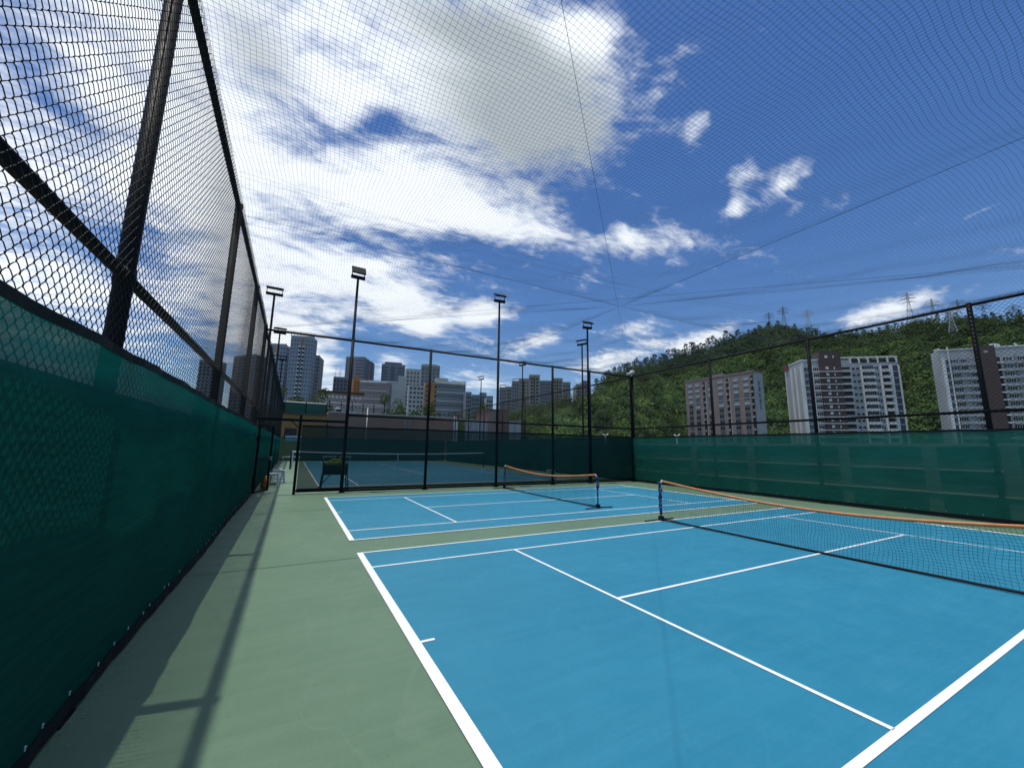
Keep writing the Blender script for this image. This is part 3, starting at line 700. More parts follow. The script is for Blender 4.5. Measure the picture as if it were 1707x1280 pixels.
# ------------------------------------------------------------------ mini nets
def mini_net(label, u, va, vb, hz, sag, seed, cover_bunched):
    """va far post, vb near post"""
    t = thing('portable_net', label, 'tennis net', (u, va, 0), 'portable nets on the two small courts')
    L = va-vb; n = 140
    s_ = np.linspace(0.05, L-0.05, n)
    def top(x): return hz-sag*4*(x/L)*(1-x/L)*(0.75+0.25*np.sin(math.pi*x/L))
    def bot(x): return 0.085-0.075*np.sin(math.pi*np.clip(x/L, 0, 1))**0.5
    rs = np.random.default_rng(seed)
    def off(x, f): return 0.035*np.sin(x*2.3+seed)*np.sin(math.pi*f)+0.05*np.sin(math.pi*f)*np.sin(math.pi*x/L)
    mb = MB(); cl = 0.042
    xs = np.arange(0.06, L-.05, cl); fz = np.linspace(0, 1, 20)
    X, F = np.meshgrid(xs, fz, indexing='ij'); Xw = X+0.014*np.sin(F*9+X*3)+0.012*np.sin(X*17+F*4)
    Z = bot(Xw)+(top(Xw)-bot(Xw))*F; P = np.stack([u+off(Xw, F), va-Xw, Z], -1)
    mb.segs(P[:, :-1].reshape(-1, 3), P[:, 1:].reshape(-1, 3), 0.0016, 3)
    fr = np.linspace(0.03, 0.97, 18); xx = np.linspace(0.05, L-.05, 150)
    F, X = np.meshgrid(fr, xx, indexing='ij'); Fw = F+0.006*np.sin(X*19+F*7)
    Z = bot(X)+(top(X)-bot(X))*Fw; P = np.stack([u+off(X, Fw), va-X, Z], -1)
    mb.segs(P[:, :-1].reshape(-1, 3), P[:, 1:].reshape(-1, 3), 0.0016, 3)
    part('net_mesh', mb, M['cord'], t)
    pts = [(u+off(x, 0), va-x, bot(x)) for x in s_]; part('bottom_cord', MB().tube(pts, .006, 6), M['cord'], t)
    def band(x, f): return (u+0.015*np.cos(f), va-x, top(x)+.006+0.021*np.sin(f))
    part('top_band', MB().grid(band, s_, np.linspace(0, 2*math.pi, 11)), M['orange_band'], t, True)
    for x0 in (0.045, L-0.075):
        part('band_end', MB().grid(lambda x, f: (u+0.018*np.cos(f), va-x, top(x)+.006+0.026*np.sin(f)), np.linspace(x0, x0+.03, 3), np.linspace(0, 2*math.pi, 11)), M['white_print'], t, True)
    part('ground_bar', MB().tube([(u, va, .035), (u, (va+vb)/2, .022), (u, vb, .035)], .016, 8), M['rubber'], t, True)
    for k_, v in enumerate((va, vb)):
        sg = 1 if k_ == 0 else -1
        p = part('post', MB().tube([(u, v, 0.02), (u, v, hz)], .017, 10), M['black'], t, True)
        if k_ in cover_bunched:
            zz = np.linspace(.44, hz-.03, 14)
        else: zz = np.linspace(.15, hz-.03, 26)
        rr = 0.034+0.008*np.sin(zz*37+seed+k_)+rs.uniform(-.004, .004, len(zz))
        pts = np.stack([u+0.006*np.sin(zz*21+k_), v+0.006*np.cos(zz*17), zz], -1)
        sl = part('sleeve', MB().tube(pts, rr, 14), M['sleeve'], p, True)
        if k_ in cover_bunched:
            pts = [(u-.03, v-.02, .46), (u-.045, v-.03, .34), (u-.02, v-.03, .16), (u-.03, v-.02, .09)]
            part('strap', MB().tube(pts, [.014, .010, .012, .02], 7), M['sleeve'], p, True)
        # printed lettering blocks on the sleeve, wrapped just proud of its surface
        pb = MB()
        for j in range(7 if k_ not in cover_bunched else 3):
            zc = (.20 if k_ not in cover_bunched else .48)+j*.078
            if zc > hz-.08: break
            for q_ in range(2):
                aa = -2.3+rs.uniform(-.2, .2)+q_*.55
                for (da, dz, ha, hh) in ((0, 0, .16, .006), (.10, .018, .04, .02), (-.12, .012, .04, .014)):
                    us_ = np.linspace(aa+da-ha, aa+da+ha, 4)
                    ri = float(np.interp(zc+dz, zz, rr))+.0035
                    pb.grid(lambda a_, z_: (u+ri*np.cos(a_), v+ri*np.sin(a_), z_), us_, np.array([zc+dz-hh, zc+dz+hh]))
        part('printed_mark', pb, M['white_print'], sl)
        part('hook', MB().tube([(u-.01, v-sg*.03, hz-.02), (u-.01, v-sg*.06, hz-.035), (u, v-sg*.075, hz+.0)], .010, 6), M['white_print'], p, True)
        ft = MB()
        ft.tube([(u-.44, v+.05*sg, .016), (u-.1, v+.02*sg, .03), (u, v, .05), (u+.1, v+.02*sg, .03), (u+.44, v+.05*sg, .016)], .013, 8)
        part('foot', ft, M['rubber'], t, True)
        part('socket', MB().box(u-.04, u+.04, v-.045, v+.045, .012, .10), M['rubber'], t)
    return t
mini_net('orange topped portable net on the nearer small court, cut off by the right edge', 6.13, 5.87, -0.05, .83, .215, 3, ())
mini_net('orange topped portable net on the farther small court, before the dark fence', 6.05, 12.95, 7.80, .83, .17, 5, (1,))

# ------------------------------------------------------------------ far court furniture
t = thing('tennis_net', 'full size tennis net with white tape on the far court, seen through the chain link', 'tennis net', (5.5, C2V+C2L/2, 0))
nv = C2V+C2L/2; mb = MB()
xs = np.arange(-.88, 11.9, .06); zt = lambda x: .93+.12*((x-5.5)/6.4)**2
mb.segs([(x, nv, .02) for x in xs], [(x, nv, zt(x)) for x in xs], .0022, 3)
for f in np.linspace(.04, .95, 15):
    xx = np.linspace(-.88, 11.9, 30); P = np.stack([xx, np.full(30, nv), zt(xx)*f], -1); mb.segs(P[:-1], P[1:], .0022, 3)
part('net_mesh', mb, M['cord'], t)
part('top_tape', MB().grid(lambda x, f: (x, nv+.016*np.cos(f), zt(x)+.004+.035*np.sin(f)), np.linspace(-.88, 11.9, 30), np.linspace(0, 2*math.pi, 9)), M['white_print'], t, True)
part('centre_strap', MB().box(5.47, 5.53, nv-.025, nv+.025, .009, .94), M['white_print'], t)
for x in (-.92, 11.94): part('post', MB().tube([(x, nv, 0), (x, nv, 1.10)], .045, 12), M['black'], t, True)
part('side_band', MB().box(-.87, -.80, nv-.012, nv+.012, .03, 1.0), M['white_print'], t)

# ball cart
cu, cv = 0.42, 14.55
t = thing('ball_cart', 'black wire ball cart heaped with yellow-green tennis balls, behind the fence', 'ball cart', (cu, cv, 0))
bk = MB(); hw, hd = .37, .25
for z_ in (.54, .65, .76, .88):
    q = [(cu-hw, cv-hd, z_), (cu+hw, cv-hd, z_), (cu+hw, cv+hd, z_), (cu-hw, cv+hd, z_), (cu-hw, cv-hd, z_)]
    for a, b_ in zip(q[:-1], q[1:]): bk.bar(a, b_, .018, .018)
for x in np.linspace(-hw, hw, 18):
    for y in (-hd, hd): bk.bar((cu+x, cv+y, .54), (cu+x, cv+y, .88), .012, .012)
for y in np.linspace(-hd, hd, 12):
    for x in (-hw, hw): bk.bar((cu+x, cv+y, .54), (cu+x, cv+y, .88), .012, .012)
bk.box(cu-hw, cu+hw, cv-hd, cv+hd, .52, .538); bk.box(cu-hw+.012, cu+hw-.012, cv-hd+.012, cv+hd-.012, .56, .80)
part('basket', bk, M['black'], t)
for x in (-hw, hw):
    for y in (-hd, hd):
        lg = part('leg', MB().bar((cu+x, cv+y, .52), (cu+x*1.12, cv+y*1.1, .06), .028, .028), M['black'], t)
        part('caster', MB().tube([(cu+x*1.12-.015, cv+y*1.1, .04), (cu+x*1.12+.015, cv+y*1.1, .04)], .038, 12), M['rubber'], lg, True)
part('handle', MB().tube([(cu-.50, cv+.1, .05), (cu-.05, cv+.0, .62), (cu+.30, cv-.05, 1.30)], .014, 6), M['black'], t, True)
part('handle', MB().tube([(cu-hw, cv+.22, .86), (cu-hw-.08, cv+.24, 1.10), (cu-hw-.08, cv-.24, 1.10), (cu-hw, cv-.22, .86)], .012, 6), M['black'], t, True)
bm = MB().ball((0, 0, 0), .034, 10, 7).mesh('tennis_ball', M['ball'], smooth=True)
cnt = 0
for layer, z_, nx, ny in ((0, .845, 10, 6), (1, .900, 9, 5), (2, .955, 7, 4), (3, 1.005, 4, 2)):
    for i in range(nx):
        for j in range(ny):
            x = cu+(i-(nx-1)/2)*.066+random.uniform(-.008, .008); y = cv+(j-(ny-1)/2)*.066+random.uniform(-.008, .008)
            if layer >= 2 and random.random() < .25: continue
            o = bpy.data.objects.new('tennis_ball', bm); COL.objects.link(o); o.location = (x, y, z_+random.uniform(-.006, .006))
            tag(o, 'yellow-green tennis ball heaped in the black ball cart', 'tennis ball', 'tennis balls in the ball cart')

def stool(label, x, y, mtl, h=.45, group=None, w=.17):
    t = thing('plastic_stool', label, 'stool', (x, y, 0), group)
    mb = MB(); mb.box(x-w, x+w, y-w, y+w, h-.03, h); mb.box(x-w*.93, x+w*.93, y-w*.93, y+w*.93, h-.075, h-.031)
    part('seat', mb, mtl, t)
    for sx in (-1, 1):
        for sy in (-1, 1):
            part('leg', MB().bar((x+sx*w*.82, y+sy*w*.82, h-.076), (x+sx*w*1.02, y+sy*w*1.02, 0), .05, .035), mtl, t)
    part('stretcher', MB().box(x-w*.9, x+w*.9, y-w*.96-.01, y-w*.96+.01, .14, .17), mtl, t)
    return t
stool('white plastic stool in the alley beyond the gate, nearer the gate', -1.42, 16.6, M['white_plastic'], .46, 'white stools in the alley')
stool('white plastic stool in the alley with a white towel on it, behind the nearer one', -1.28, 18.1, M['white_plastic'], .48, 'white stools in the alley', .2)
mb = MB(); mb.grid(lambda U, V: (-1.28+U, 18.1+V, .485+.03*np.exp(-(U**2+V**2)*40)+.008*np.sin(U*30)*np.sin(V*26)), np.linspace(-.2, .16, 14), np.linspace(-.15, .15, 12))
solid('towel', mb, M['white_plastic'], loc=(-1.28, 18.1, .485), smooth=True, label='crumpled white towel lying on the farther white stool', cat='towel')
stool('pale translucent stool alone behind the fence, above the farther small net', 10.1, 15.9, M['grey_plastic'], .45)
mb = MB(); rsz = np.linspace(0, .42, 9); mb.tube([(-1.62+.01*math.sin(z_*9), 15.75, z_) for z_ in rsz], [.10, .13, .14, .13, .12, .11, .09, .06, .03], 12)
solid('cloth_bag', mb, M['yellow_cloth'], loc=(-1.62, 15.75, 0), smooth=True, label='ochre cloth bag slumped on the floor behind the open gate', cat='bag')
t = thing('floor_squeegee', 'thin black pole with a foot standing beside the white stools', 'pole', (-1.52, 17.2, 0))
part('handle', MB().tube([(-1.52, 17.2, .03), (-1.47, 17.25, 1.55)], .014, 8), M['black'], t, True)
part('foot', MB().box(-1.72, -1.32, 17.18, 17.22, .005, .05), M['rubber'], t)
def bench(label, x0, x1, y, group):
    t = thing('bench', label, 'bench', ((x0+x1)/2, y, 0), group)
    part('seat', MB().box(x0, x1, y-.18, y+.18, .40, .45), M['white_plastic'], t)
    for x in (x0+.08, x1-.08):
        part('leg', MB().box(x-.03, x+.03, y-.16, y-.10, 0, .398), M['galv'], t)
        part('leg', MB().box(x-.03, x+.03, y+.10, y+.16, 0, .398), M['galv'], t)
gb_ = 'white benches at the far end of the far court'
bench('white bench at the end of the alley, leftmost of the far benches', -1.6, -.2, 39.2, gb_)
bench('white bench behind the far net, partly hidden by the gate post', 1.6, 2.7, 40.0, gb_)
bench('white bench behind the far net, above the ball cart', 3.0, 4.0, 40.0, gb_)

# ------------------------------------------------------------------ buildings close behind the far court
def P_v(px, py, v): return on_v(px, py, v)
v0 = 43.0
a = P_v(470, 700, v0); b_ = P_v(545, 700, v0)
t = thing('low_building', 'ochre walled low building with a dark window at the end of the alley', 'building', (a[0], v0, 0))
zt_ = P_v(500, 691, v0)[2]
part('wall', MB().box(a[0]-1.4, b_[0], v0, v0+8, -13.9, zt_), M['ochre'], t)
part('roof_edge', MB().box(a[0]-1.5, b_[0]+.003, v0-.12, v0+8.1, zt_, zt_+.14), M['roof_brown'], t)
wa, wb = P_v(473.5, 733, v0), P_v(494, 714, v0)
wn = part('window', MB().box(wa[0], wb[0], v0-.03, v0-.002, wa[2]+.1, wb[2]), M['glass'], t)
fr = MB()
for x in (wa[0], (wa[0]+wb[0])/2, wb[0]): fr.box(x-.04, x+.04, v0-.07, v0-.032, wa[2]+.1, wb[2])
part('frame', fr, M['dark_fill'], wn)
sa, sb = P_v(476, 733, 42.6), P_v(492, 727, 42.6)
sg = thing('wall_sign', 'pale blue notice panel hung below the window of the ochre building', 'sign', (sa[0], 42.6, sa[2]))
part('panel', MB().box(sa[0], sb[0]+.6, 42.58, 42.62, sa[2]-.1, sb[2]-.0), M['sign_blue'], sg)
part('frame', MB().box(sa[0]-.05, sb[0]+.65, 42.622, 42.66, sa[2]-.15, sb[2]+.05), M['galv'], sg)
# green court screen on its roof
ra, rb = P_v(473, 689, 44), P_v(545, 673, 44)
t = thing('roof_screen', 'green mesh screen with pale top rail standing on the ochre building roof', 'fence', (ra[0], 44, ra[2]))
part('fabric', MB().grid(lambda X, Z: (X, 44+.05*np.sin(X*2), Z), np.linspace(ra[0]-.1, rb[0], 20), np.linspace(zt_+.16, rb[2]-.05, 6)), M['screen_d'], t)
part('top_rail', MB().tube([(ra[0]-.1, 43.93, rb[2]-.02), (rb[0], 43.93, rb[2]-.04)], .05, 6), M['whitewall'], t)
for x in (ra[0], (ra[0]+rb[0])/2, rb[0]): part('post', MB().tube([(x, 43.9, zt_+.14), (x, 43.9, rb[2]+.02)], .05, 6), M['black'], t)
# brown wall building
a = P_v(547, 700, v0+.2); b_ = P_v(756, 700, v0+.2); zt2 = P_v(650, 692, v0+.2)[2]
t = thing('low_building', 'long plain maroon brown building closing the far court, under a thin pale coping', 'building', (a[0], v0+.2, 0))
part('wall', MB().box(a[0], b_[0], v0+.2, v0+9, -13.9, zt2), M['maroon'], t)
part('coping', MB().box(a[0]-.02, b_[0]+.05, v0+.1, v0+9.1, zt2, zt2+.09), M['cream'], t)
lx = P_v(680, 700, v0)[0]
lad = MB()
for x in (lx-.25, lx+.25): lad.bar((x, v0+.12, zt2-1.8), (x, v0+.12, zt2-.05), .05, .05)
for z_ in np.arange(zt2-1.6, zt2-.1, .35): lad.bar((lx-.25, v0+.12, z_), (lx+.25, v0+.12, z_), .04, .04)
part('ladder', lad, M['galv'], t)
px_ = P_v(612, 700, v0)[0]; part('drainpipe', MB().tube([(px_, v0+.1, 0), (px_, v0+.1, zt2+.6)], .05, 8), M['cream'], t, True)
# roof railing with mesh, and a rooftop box
t = thing('roof_railing', 'black mesh railing along the roof edge of the maroon building', 'railing', (a[0], v0+.5, zt2))
x0, x1 = a[0]+.05, P_v(640, 690, v0+.5)[0]
rl = MB(); hz_ = zt2+.09
part('rail', MB().tube([(x0, v0+.5, hz_+.95), (x1, v0+.5, hz_+.9)], .04, 6), M['galv'], t)
for x in np.linspace(x0, x1, 6): part('post', MB().tube([(x, v0+.5, hz_), (x, v0+.5, hz_+1.05)], .045, 6), M['black'], t)
part('wire_mesh', chain_mesh(MB(), (x0, v0+.5, 0), (1, 0, 0), x1-x0, hz_+.05, hz_+.92, pitch=.18, per=.22, detail=False, r=.006, k=3), M['screen_f'] if False else M['galv'], t)
q = P_v(563.5, 689, v0+1.2)
t = thing('rooftop_unit', 'small white topped black box on the roof of the maroon building', 'vent', (q[0], v0+1.2, zt2+.1))
part('casing', MB().box(q[0]-.2, q[0]+.2, v0+1, v0+1.4, zt2+.12, zt2+.42), M['black'], t)
part('lid', MB().box(q[0]-.26, q[0]+.26, v0+.95, v0+1.45, zt2+.422, zt2+.62), M['white_plastic'], t)
# salmon stair house and grey panels to the right
a, b_ = P_v(815, 700, 46), P_v(847, 700, 46); zt3 = P_v(830, 684, 46)[2]
t = thing('stair_house', 'salmon brown rooftop stair house rising above the dark cloth', 'building', (a[0], 46, 0))
part('wall', MB().box(a[0], b_[0], 46, 50, -13.9, zt3), M['salmon'], t)
part('coping', MB().box(a[0]-.08, b_[0]+.08, 45.92, 50.08, zt3, zt3+.12), M['roof_brown'], t)
part('side_panel', MB().box(a[0]+.02, a[0]+1.0, 45.94, 45.998, -1, zt3-.15), M['brick'], t)
def panel_fence(label, pxa, pxb, v, pyt, n_):
    a, b_ = P_v(pxa, 705, v), P_v(pxb, 705, v); zt_ = P_v((pxa+pxb)/2, pyt, v)[2]
    t = thing('panel_fence', label, 'fence', (a[0], v, 0), 'pale grey panel fences beside the stair house')
    part('panel', MB().box(a[0], b_[0], v, v+.06, 0.01, zt_), M['gwall'], t)
    for x in np.linspace(a[0], b_[0], n_): part('post', MB().box(x-.05, x+.05, v-.08, v-.003, 0.01, zt_+.15), M['galv'], t)
panel_fence('pale grey panel fence on the left of the salmon stair house', 776, 812, 44.5, 700, 5)
panel_fence('pale grey panel fence on the right of the salmon stair house', 849, 868, 44.6, 702, 3)
q = P_v(755.5, 705, 43.1); q2 = P_v(755.5, 698, 43.1)
t = thing('gate_pillar', 'white pillar with a round lamp at the right end of the maroon building', 'pillar', (q[0]+.35, 43.4, 0))
part('shaft', MB().box(q[0]+.1, q[0]+.6, 43.2, 43.6, 0.01, q2[2]), M['whitewall'], t)
part('lamp', MB().ball((q[0]+.35, 43.4, q2[2]+.16), .16, 10, 6), M['white_plastic'], t, True)

# ------------------------------------------------------------------ apartment blocks and towers
class Bld:
    def __init__(s, name, label, P0, P1, depth, z1, z0, wall, group=None, cat='building'):
        s.P0 = np.array([P0[0], P0[1], 0.0]); P1 = np.array([P1[0], P1[1], 0.0])
        d = P1-s.P0; s.W = np.linalg.norm(d); s.e = d/s.W; s.n = np.array([s.e[1], -s.e[0], 0]); s.dp = depth
        s.z0, s.z1 = z0, z1
        c = s.P0+s.e*s.W/2-s.n*depth/2
        s.t = thing(name, label, cat, (c[0], c[1], z0), group)
        mb = MB(); mb.obox((c[0], c[1], (z0+z1)/2), s.e*s.W/2, s.n*depth/2, (0, 0, (z1-z0)/2))
        s.body = part('wall', mb, wall, s.t)
    def face(s, f):
        if f == 'F': return s.P0, s.e, s.n, s.W
        if f == 'R': return s.P0+s.e*s.W, -s.n, s.e, s.dp
        return s.P0-s.n*s.dp, s.n, -s.e, s.dp
    def fb(s, mb, f, s0, s1, z0, z1, p0, p1, mi=0):
        o, d, n, w = s.face(f)
        c = o+d*(s0+s1)/2+n*(p0+p1)/2+np.array([0, 0, (z0+z1)/2])
        return mb.obox(c, d*(s1-s0)/2, n*(p1-p0)/2, (0, 0, (z1-z0)/2), mi=mi)
    def add(s, name, boxes, mtl, parent=None, label=None):
        mb = MB()
        for b_ in boxes: s.fb(mb, *b_)
        return part(name, mb, mtl, parent or s.t, label=label)
    def place(s, name, mesh, f, ss, z, parent=None):
        o, d, n, w = s.face(f)
        p = o+d*ss+np.array([0, 0, z])-np.array(s.t.location)
        ob = bpy.data.objects.new(name, mesh); COL.objects.link(ob); ob.parent = s.t; ob.location = p
        ob.rotation_euler = (0, 0, math.atan2(d[1], d[0])); return ob
    def windows(s, cells, meshes, limit=95, name='window', pick=None):
        """cells: (face, s, z). Largest in the picture first, the rest as one part"""
        for i, (f, ss, z) in enumerate(cells[:limit]):
            s.place(name, meshes[pick(i, f, ss, z) if pick else i % len(meshes)], f, ss, z)
        if len(cells) > limit:
            mb = MB()
            me = meshes[0]; V = np.array([v.co[:] for v in me.vertices]); Q = np.array([p.vertices[:] for p in me.polygons]); MI = [p.material_index for p in me.polygons]
            for (f, ss, z) in cells[limit:]:
                o, d, n, w = s.face(f); p = o+d*ss+np.array([0, 0, z])
                VV = p+V[:, :1]*d-V[:, 1:2]*n+V[:, 2:3]*np.array([0, 0, 1.0])
                for k_ in set(MI): pass
                mb.raw(VV, [q for q, m_ in zip(Q, MI) if m_ == 0], mi=0)
                mb.raw(VV, [q for q, m_ in zip(Q, MI) if m_ == 1], mi=1)
            o = part(name, mb, list(me.materials), s.t); o['kind'] = 'stuff'

def win_mesh(w, h, glass, frame, bars=1, fw=0.09, sill=True):
    """window centred on its wall point: pane, frame bars, sill (local -y is outward)"""
    mb = MB(); mb.box(-w/2, w/2, -.05, -.002, -h/2, h/2, mi=0)
    for x in [-w/2, w/2]+[-w/2+w*(i+1)/(bars+1) for i in range(bars)]: mb.box(x-fw/2, x+fw/2, -.11, -.052, -h/2, h/2, mi=1)
    for z_ in (-h/2, h/2): mb.box(-w/2-fw/2, w/2+fw/2, -.112, -.053, z_-fw/2, z_+fw/2, mi=1)
    if sill: mb.box(-w/2-.15, w/2+.15, -.28, -.113, -h/2-.14, -h/2-.05, mi=1)
    return mb.mesh('window', [glass, frame])
def balcony_mesh(w, d, rail, slab):
    mb = MB(); mb.box(-w/2, w/2, -d, -.003, -.10, .08, mi=1)
    mb.box(-w/2+.02, w/2-.02, -d+.02, -d+.09, .081, 1.0, mi=0)
    mb.box(-w/2, w/2, -d-.02, -d+.12, 1.001, 1.09, mi=1)
    for x in (-w/2+.02, w/2-.09): mb.box(x, x+.07, -d+.10, -.004, .081, 1.0, mi=0)
    return mb.mesh('balcony', [rail, slab])
def ac_mesh():
    mb = MB(); mb.box(-.45, .45, -.42, -.004, -.35, .35, mi=0); mb.box(-.55, .55, -.55, -.005, -.46, -.36, mi=0)
    mb.box(-.3, .3, -.43, -.421, -.25, .25, mi=1); return mb.mesh('air_conditioner', [M['white_paint'], M['dark_fill']])
AC = ac_mesh()

# --- brown block by the hill
zA = 40.0
A0, A1 = on_z(1142, 637, zA), on_z(1254, 620, zA)
A = Bld('apartment_building', 'brown tiled block with rows of square windows and a pale grey lettered end wall', A0, A1, 8.5, zA, -14, M['brick'])
wA = [win_mesh(2.5, 1.75, M['curtain_sky'], M['gwall'], 1), win_mesh(2.5, 1.75, M['glass'], M['gwall_d'], 1), win_mesh(2.5, 1.75, M['glass_b'], M['gwall'], 2)]
cells = []
fA = 3.08
for r_ in range(13):
    for f_ in (.082, .197, .40, .55, .77, .905): cells.append(('F', f_*A.W, zA-2.55-r_*fA))
def pickA(i, f, ss, z):
    r_ = round((zA-2.55-z)/fA); h = (r_*7+int(ss*3)) % 5
    if r_ < 3: return 0 if h else 2  # top rows: sky reflection painted in with the paler curtained panes
    if r_ < 6: return (0, 2, 1, 2, 1)[h]
    return 1 if h else 2
A.windows(cells, wA, 95, pick=pickA)
rec = []
for f_ in (.305, .655, .985): rec.append(('F', f_*A.W-.75, f_*A.W+.75 if f_ < .9 else A.W-.02, -13.5, zA-1.6, 0.004, .03))
A.add('recess_shade', rec, M['dark_fill'])  # flat dark strips on the wall, painting in the shade of recesses
acl = []
for f_ in (.305, .655, .985):
    for r_ in range(13):
        A.place('air_conditioner', AC, 'F', f_*A.W+(.25 if r_ % 2 else -.15), zA-3.4-r_*fA)
A.add('service_pipe', [('F', f_*A.W+.9, f_*A.W+1.05, -13, zA-1.2, .005, .15) for f_ in (.305, .655)], M['whitewall'])
A.add('end_wall', [('R', 0.4, A.dp, -13.9, zA-.15, .005, .25)], M['gwall'])
A.add('parapet', [('F', -.15, A.W+.1, zA+.001, zA+.7, -.4, .15), ('R', .16, A.dp, zA+.001, zA+.7, -.4, .26)], M['brick'])
A.add('roof_room', [('F', A.W*.35, A.W*.55, zA+.002, zA+2.2, -6, -3)], M['brick'])
A.add('antenna', [('F', A.W*.40, A.W*.40+.2, zA+2.21, zA+5, -4.6, -4.4), ('F', A.W*.5, A.W*.5+.2, zA+2.21, zA+4.4, -5.6, -5.4), ('F', A.W*.93, A.W*.93+.15, zA+.71, zA+2.2, -.2, -.05)], M['galv'])
# vertical dark lettering on the end wall, too small to read: five sign characters
strokes = [[(-.4, .4, .35), (-.4, .4, -.35), (0, 0, 0), (-.3, .3, 0)], [(-.45, .45, .4), (-.45, .45, .1), (-.45, .45, -.2), (-.45, .45, -.42)], [(-.4, .4, .2), (-.2, .4, -.1), (-.4, .3, -.4)],
           [(-.45, .45, .3), (-.35, .35, 0), (-.45, .45, -.35)], [(-.4, .4, .4), (-.4, .4, -.4), (-.3, .3, .05)]]
zc = zA-5.2
for k_, st in enumerate(strokes):
    mb = MB(); sc_ = A.dp*.56; hh = 1.35
    for (x0, x1, y_) in st:
        A.fb(mb, 'R', sc_+x0*1.7-.02, sc_+x1*1.7+.02, zc+y_*2.4-.11, zc+y_*2.4+.11, .255, .34)
    for xx in ((-.42, .05), (0.0, .05), (.36, .05))[: (3 if k_ % 2 else 2)]:
        A.fb(mb, 'R', sc_+xx[0]*1.7-.09, sc_+xx[0]*1.7+.09, zc-.9, zc+.9, .255, .325)
    part('sign_character', mb, M['dark_fill'], A.t); zc -= 3.0

# --- white block with a dark brown shaft
zB = 45.0
B0, B1, BL = on_z(1335, 602, zB), on_z(1496, 598, zB), on_z(1310, 613, zB)
dB = float(np.linalg.norm((BL-B0)[:2]))
B = Bld('apartment_building', 'white block with dark brown shaft, between the brown block and the right edge block', B0, B1, dB, zB, -14, M['gwall'])
WB = B.W; fB = 3.08; nB = 15
zs = [zB-4.3-i*fB for i in range(nB)]
B.add('shaft', [('F', WB*.185, WB*.405, -13.5, zB+4.2, -5, 1.2)], M['dbrown'])
B.add('shaft_window', [('F', WB*.24, WB*.27, z_-.2, z_+1.0, 1.21, 1.25) for z_ in [zB+1.2]+zs[:11]]+[('F', WB*.325, WB*.337, z_-.3, z_+.9, 1.21, 1.25) for z_ in [zB+1.2]+zs[:11]], M['whitewall'])
B.add('recess_shade', [('F', WB*.405, WB*.505, -13.5, zB-3.4, .004, .05)], M['dark_fill'])  # recess shade painted as a flat dark strip
B.add('rust_parapet', [('L', -.3, 3.6, zB-1.9, zB+1.0, -.3, .5)], M['rust'])
B.add('floor_ledge', [('F', WB*.10, WB*.505, z_-1.50, z_-1.18, 1.21, 1.6) for z_ in zs], M['whitewall'])
B.add('vertical_fin', [('F', a_*WB, b_*WB, -13.5, zB-1.0-(0 if a_ < .05 else 2.0), .005, .55) for a_, b_ in ((0, .016), (.095, .112), (.613, .623), (.808, .820), (.905, .93), (.988, 1.0))]+
      [('L', a_*dB, b_*dB, -13.5, zB-2.4, .005, .5) for a_, b_ in ((.02, .06), (.36, .44), (.62, .70), (.955, .998))], M['whitewall'])
B.add('dark_slot', [('L', a_*dB, b_*dB, -13.5, zB-3.4, .004, .06) for a_, b_ in ((.30, .355), (.55, .61))], M['dark_fill'])
wB1 = win_mesh(WB*.066, 2.0, M['glass_b'], M['gwall_d'], 1); wB2 = win_mesh(WB*.055, 2.1, M['glass_b'], M['dark_fill'], 0); wBs = win_mesh(WB*.03, 1.1, M['glass'], M['gwall_d'], 0)
cells = [('F', WB*.055, z_) for z_ in zs]; B.windows(cells, [wB1])
B.windows([('F', WB*.957, z_) for z_ in zs], [wB2])
B.windows([('F', WB*(.54 if i % 2 else .585), z_) for z_ in zs for i in range(2)], [wBs], 95)
B.windows([('F', WB*.148, z_) for z_ in zs], [win_mesh(WB*.06, 1.6, M['glass'], M['whitewall'], 2)])
bal = [balcony_mesh(WB*.12, 1.1, M['whitewall'], M['whitewall']), balcony_mesh(WB*.072, 1.1, M['whitewall'], M['whitewall']), balcony_mesh(WB*.085, .8, M['gwall_d'], M['gwall'])]
B.add('balcony_dark_panel', [('F', WB*.632, WB*.745, z_-1.1, z_+1.25, .004, .04) for z_ in zs]+[('F', WB*.832, WB*.897, z_-1.1, z_+1.25, .004, .04) for z_ in zs], M['dark_fill'])  # shade behind the balconies painted on as flat dark panels
wbal = win_mesh(WB*.05, 1.9, M['glass_b'], M['whitewall'], 1, sill=False)
for z_ in zs:
    B.place('balcony', bal[0], 'F', WB*.688, z_-1.55); B.place('balcony', bal[1], 'F', WB*.865, z_-1.55); B.place('balcony', bal[2], 'F', WB*.455, z_-1.5)
B.windows([('F', WB*.775, z_) for z_ in zs], [wbal]); B.windows([('F', WB*.69, z_+.1) for z_ in zs], [win_mesh(WB*.07, 1.6, M['glass'], M['gwall'], 2, sill=False)])
B.add('roof_frame', [('F', 0, WB*.185, zB+.1, zB+.75, -.5, .1), ('F', WB*.405, WB, zB+.9, zB+1.5, -.6, .05), ('L', 3.8, dB-.02, zB+.1, zB+.75, -.5, .12)]+
      [('F', WB*f_-.35, WB*f_+.35, zB-1.6, zB+.899, -.4, .1) for f_ in (.41, .52, .61, .70, .80, .90, .985)], M['whitewall'])
B.add('roof_opening_shade', [('F', WB*(.525+.095*i), WB*(.60+.095*i), zB-1.5, zB+.0, .004, .04) for i in range(5)], M['dark_fill'])  # dark panels paint in the shade of openings under the roof frame

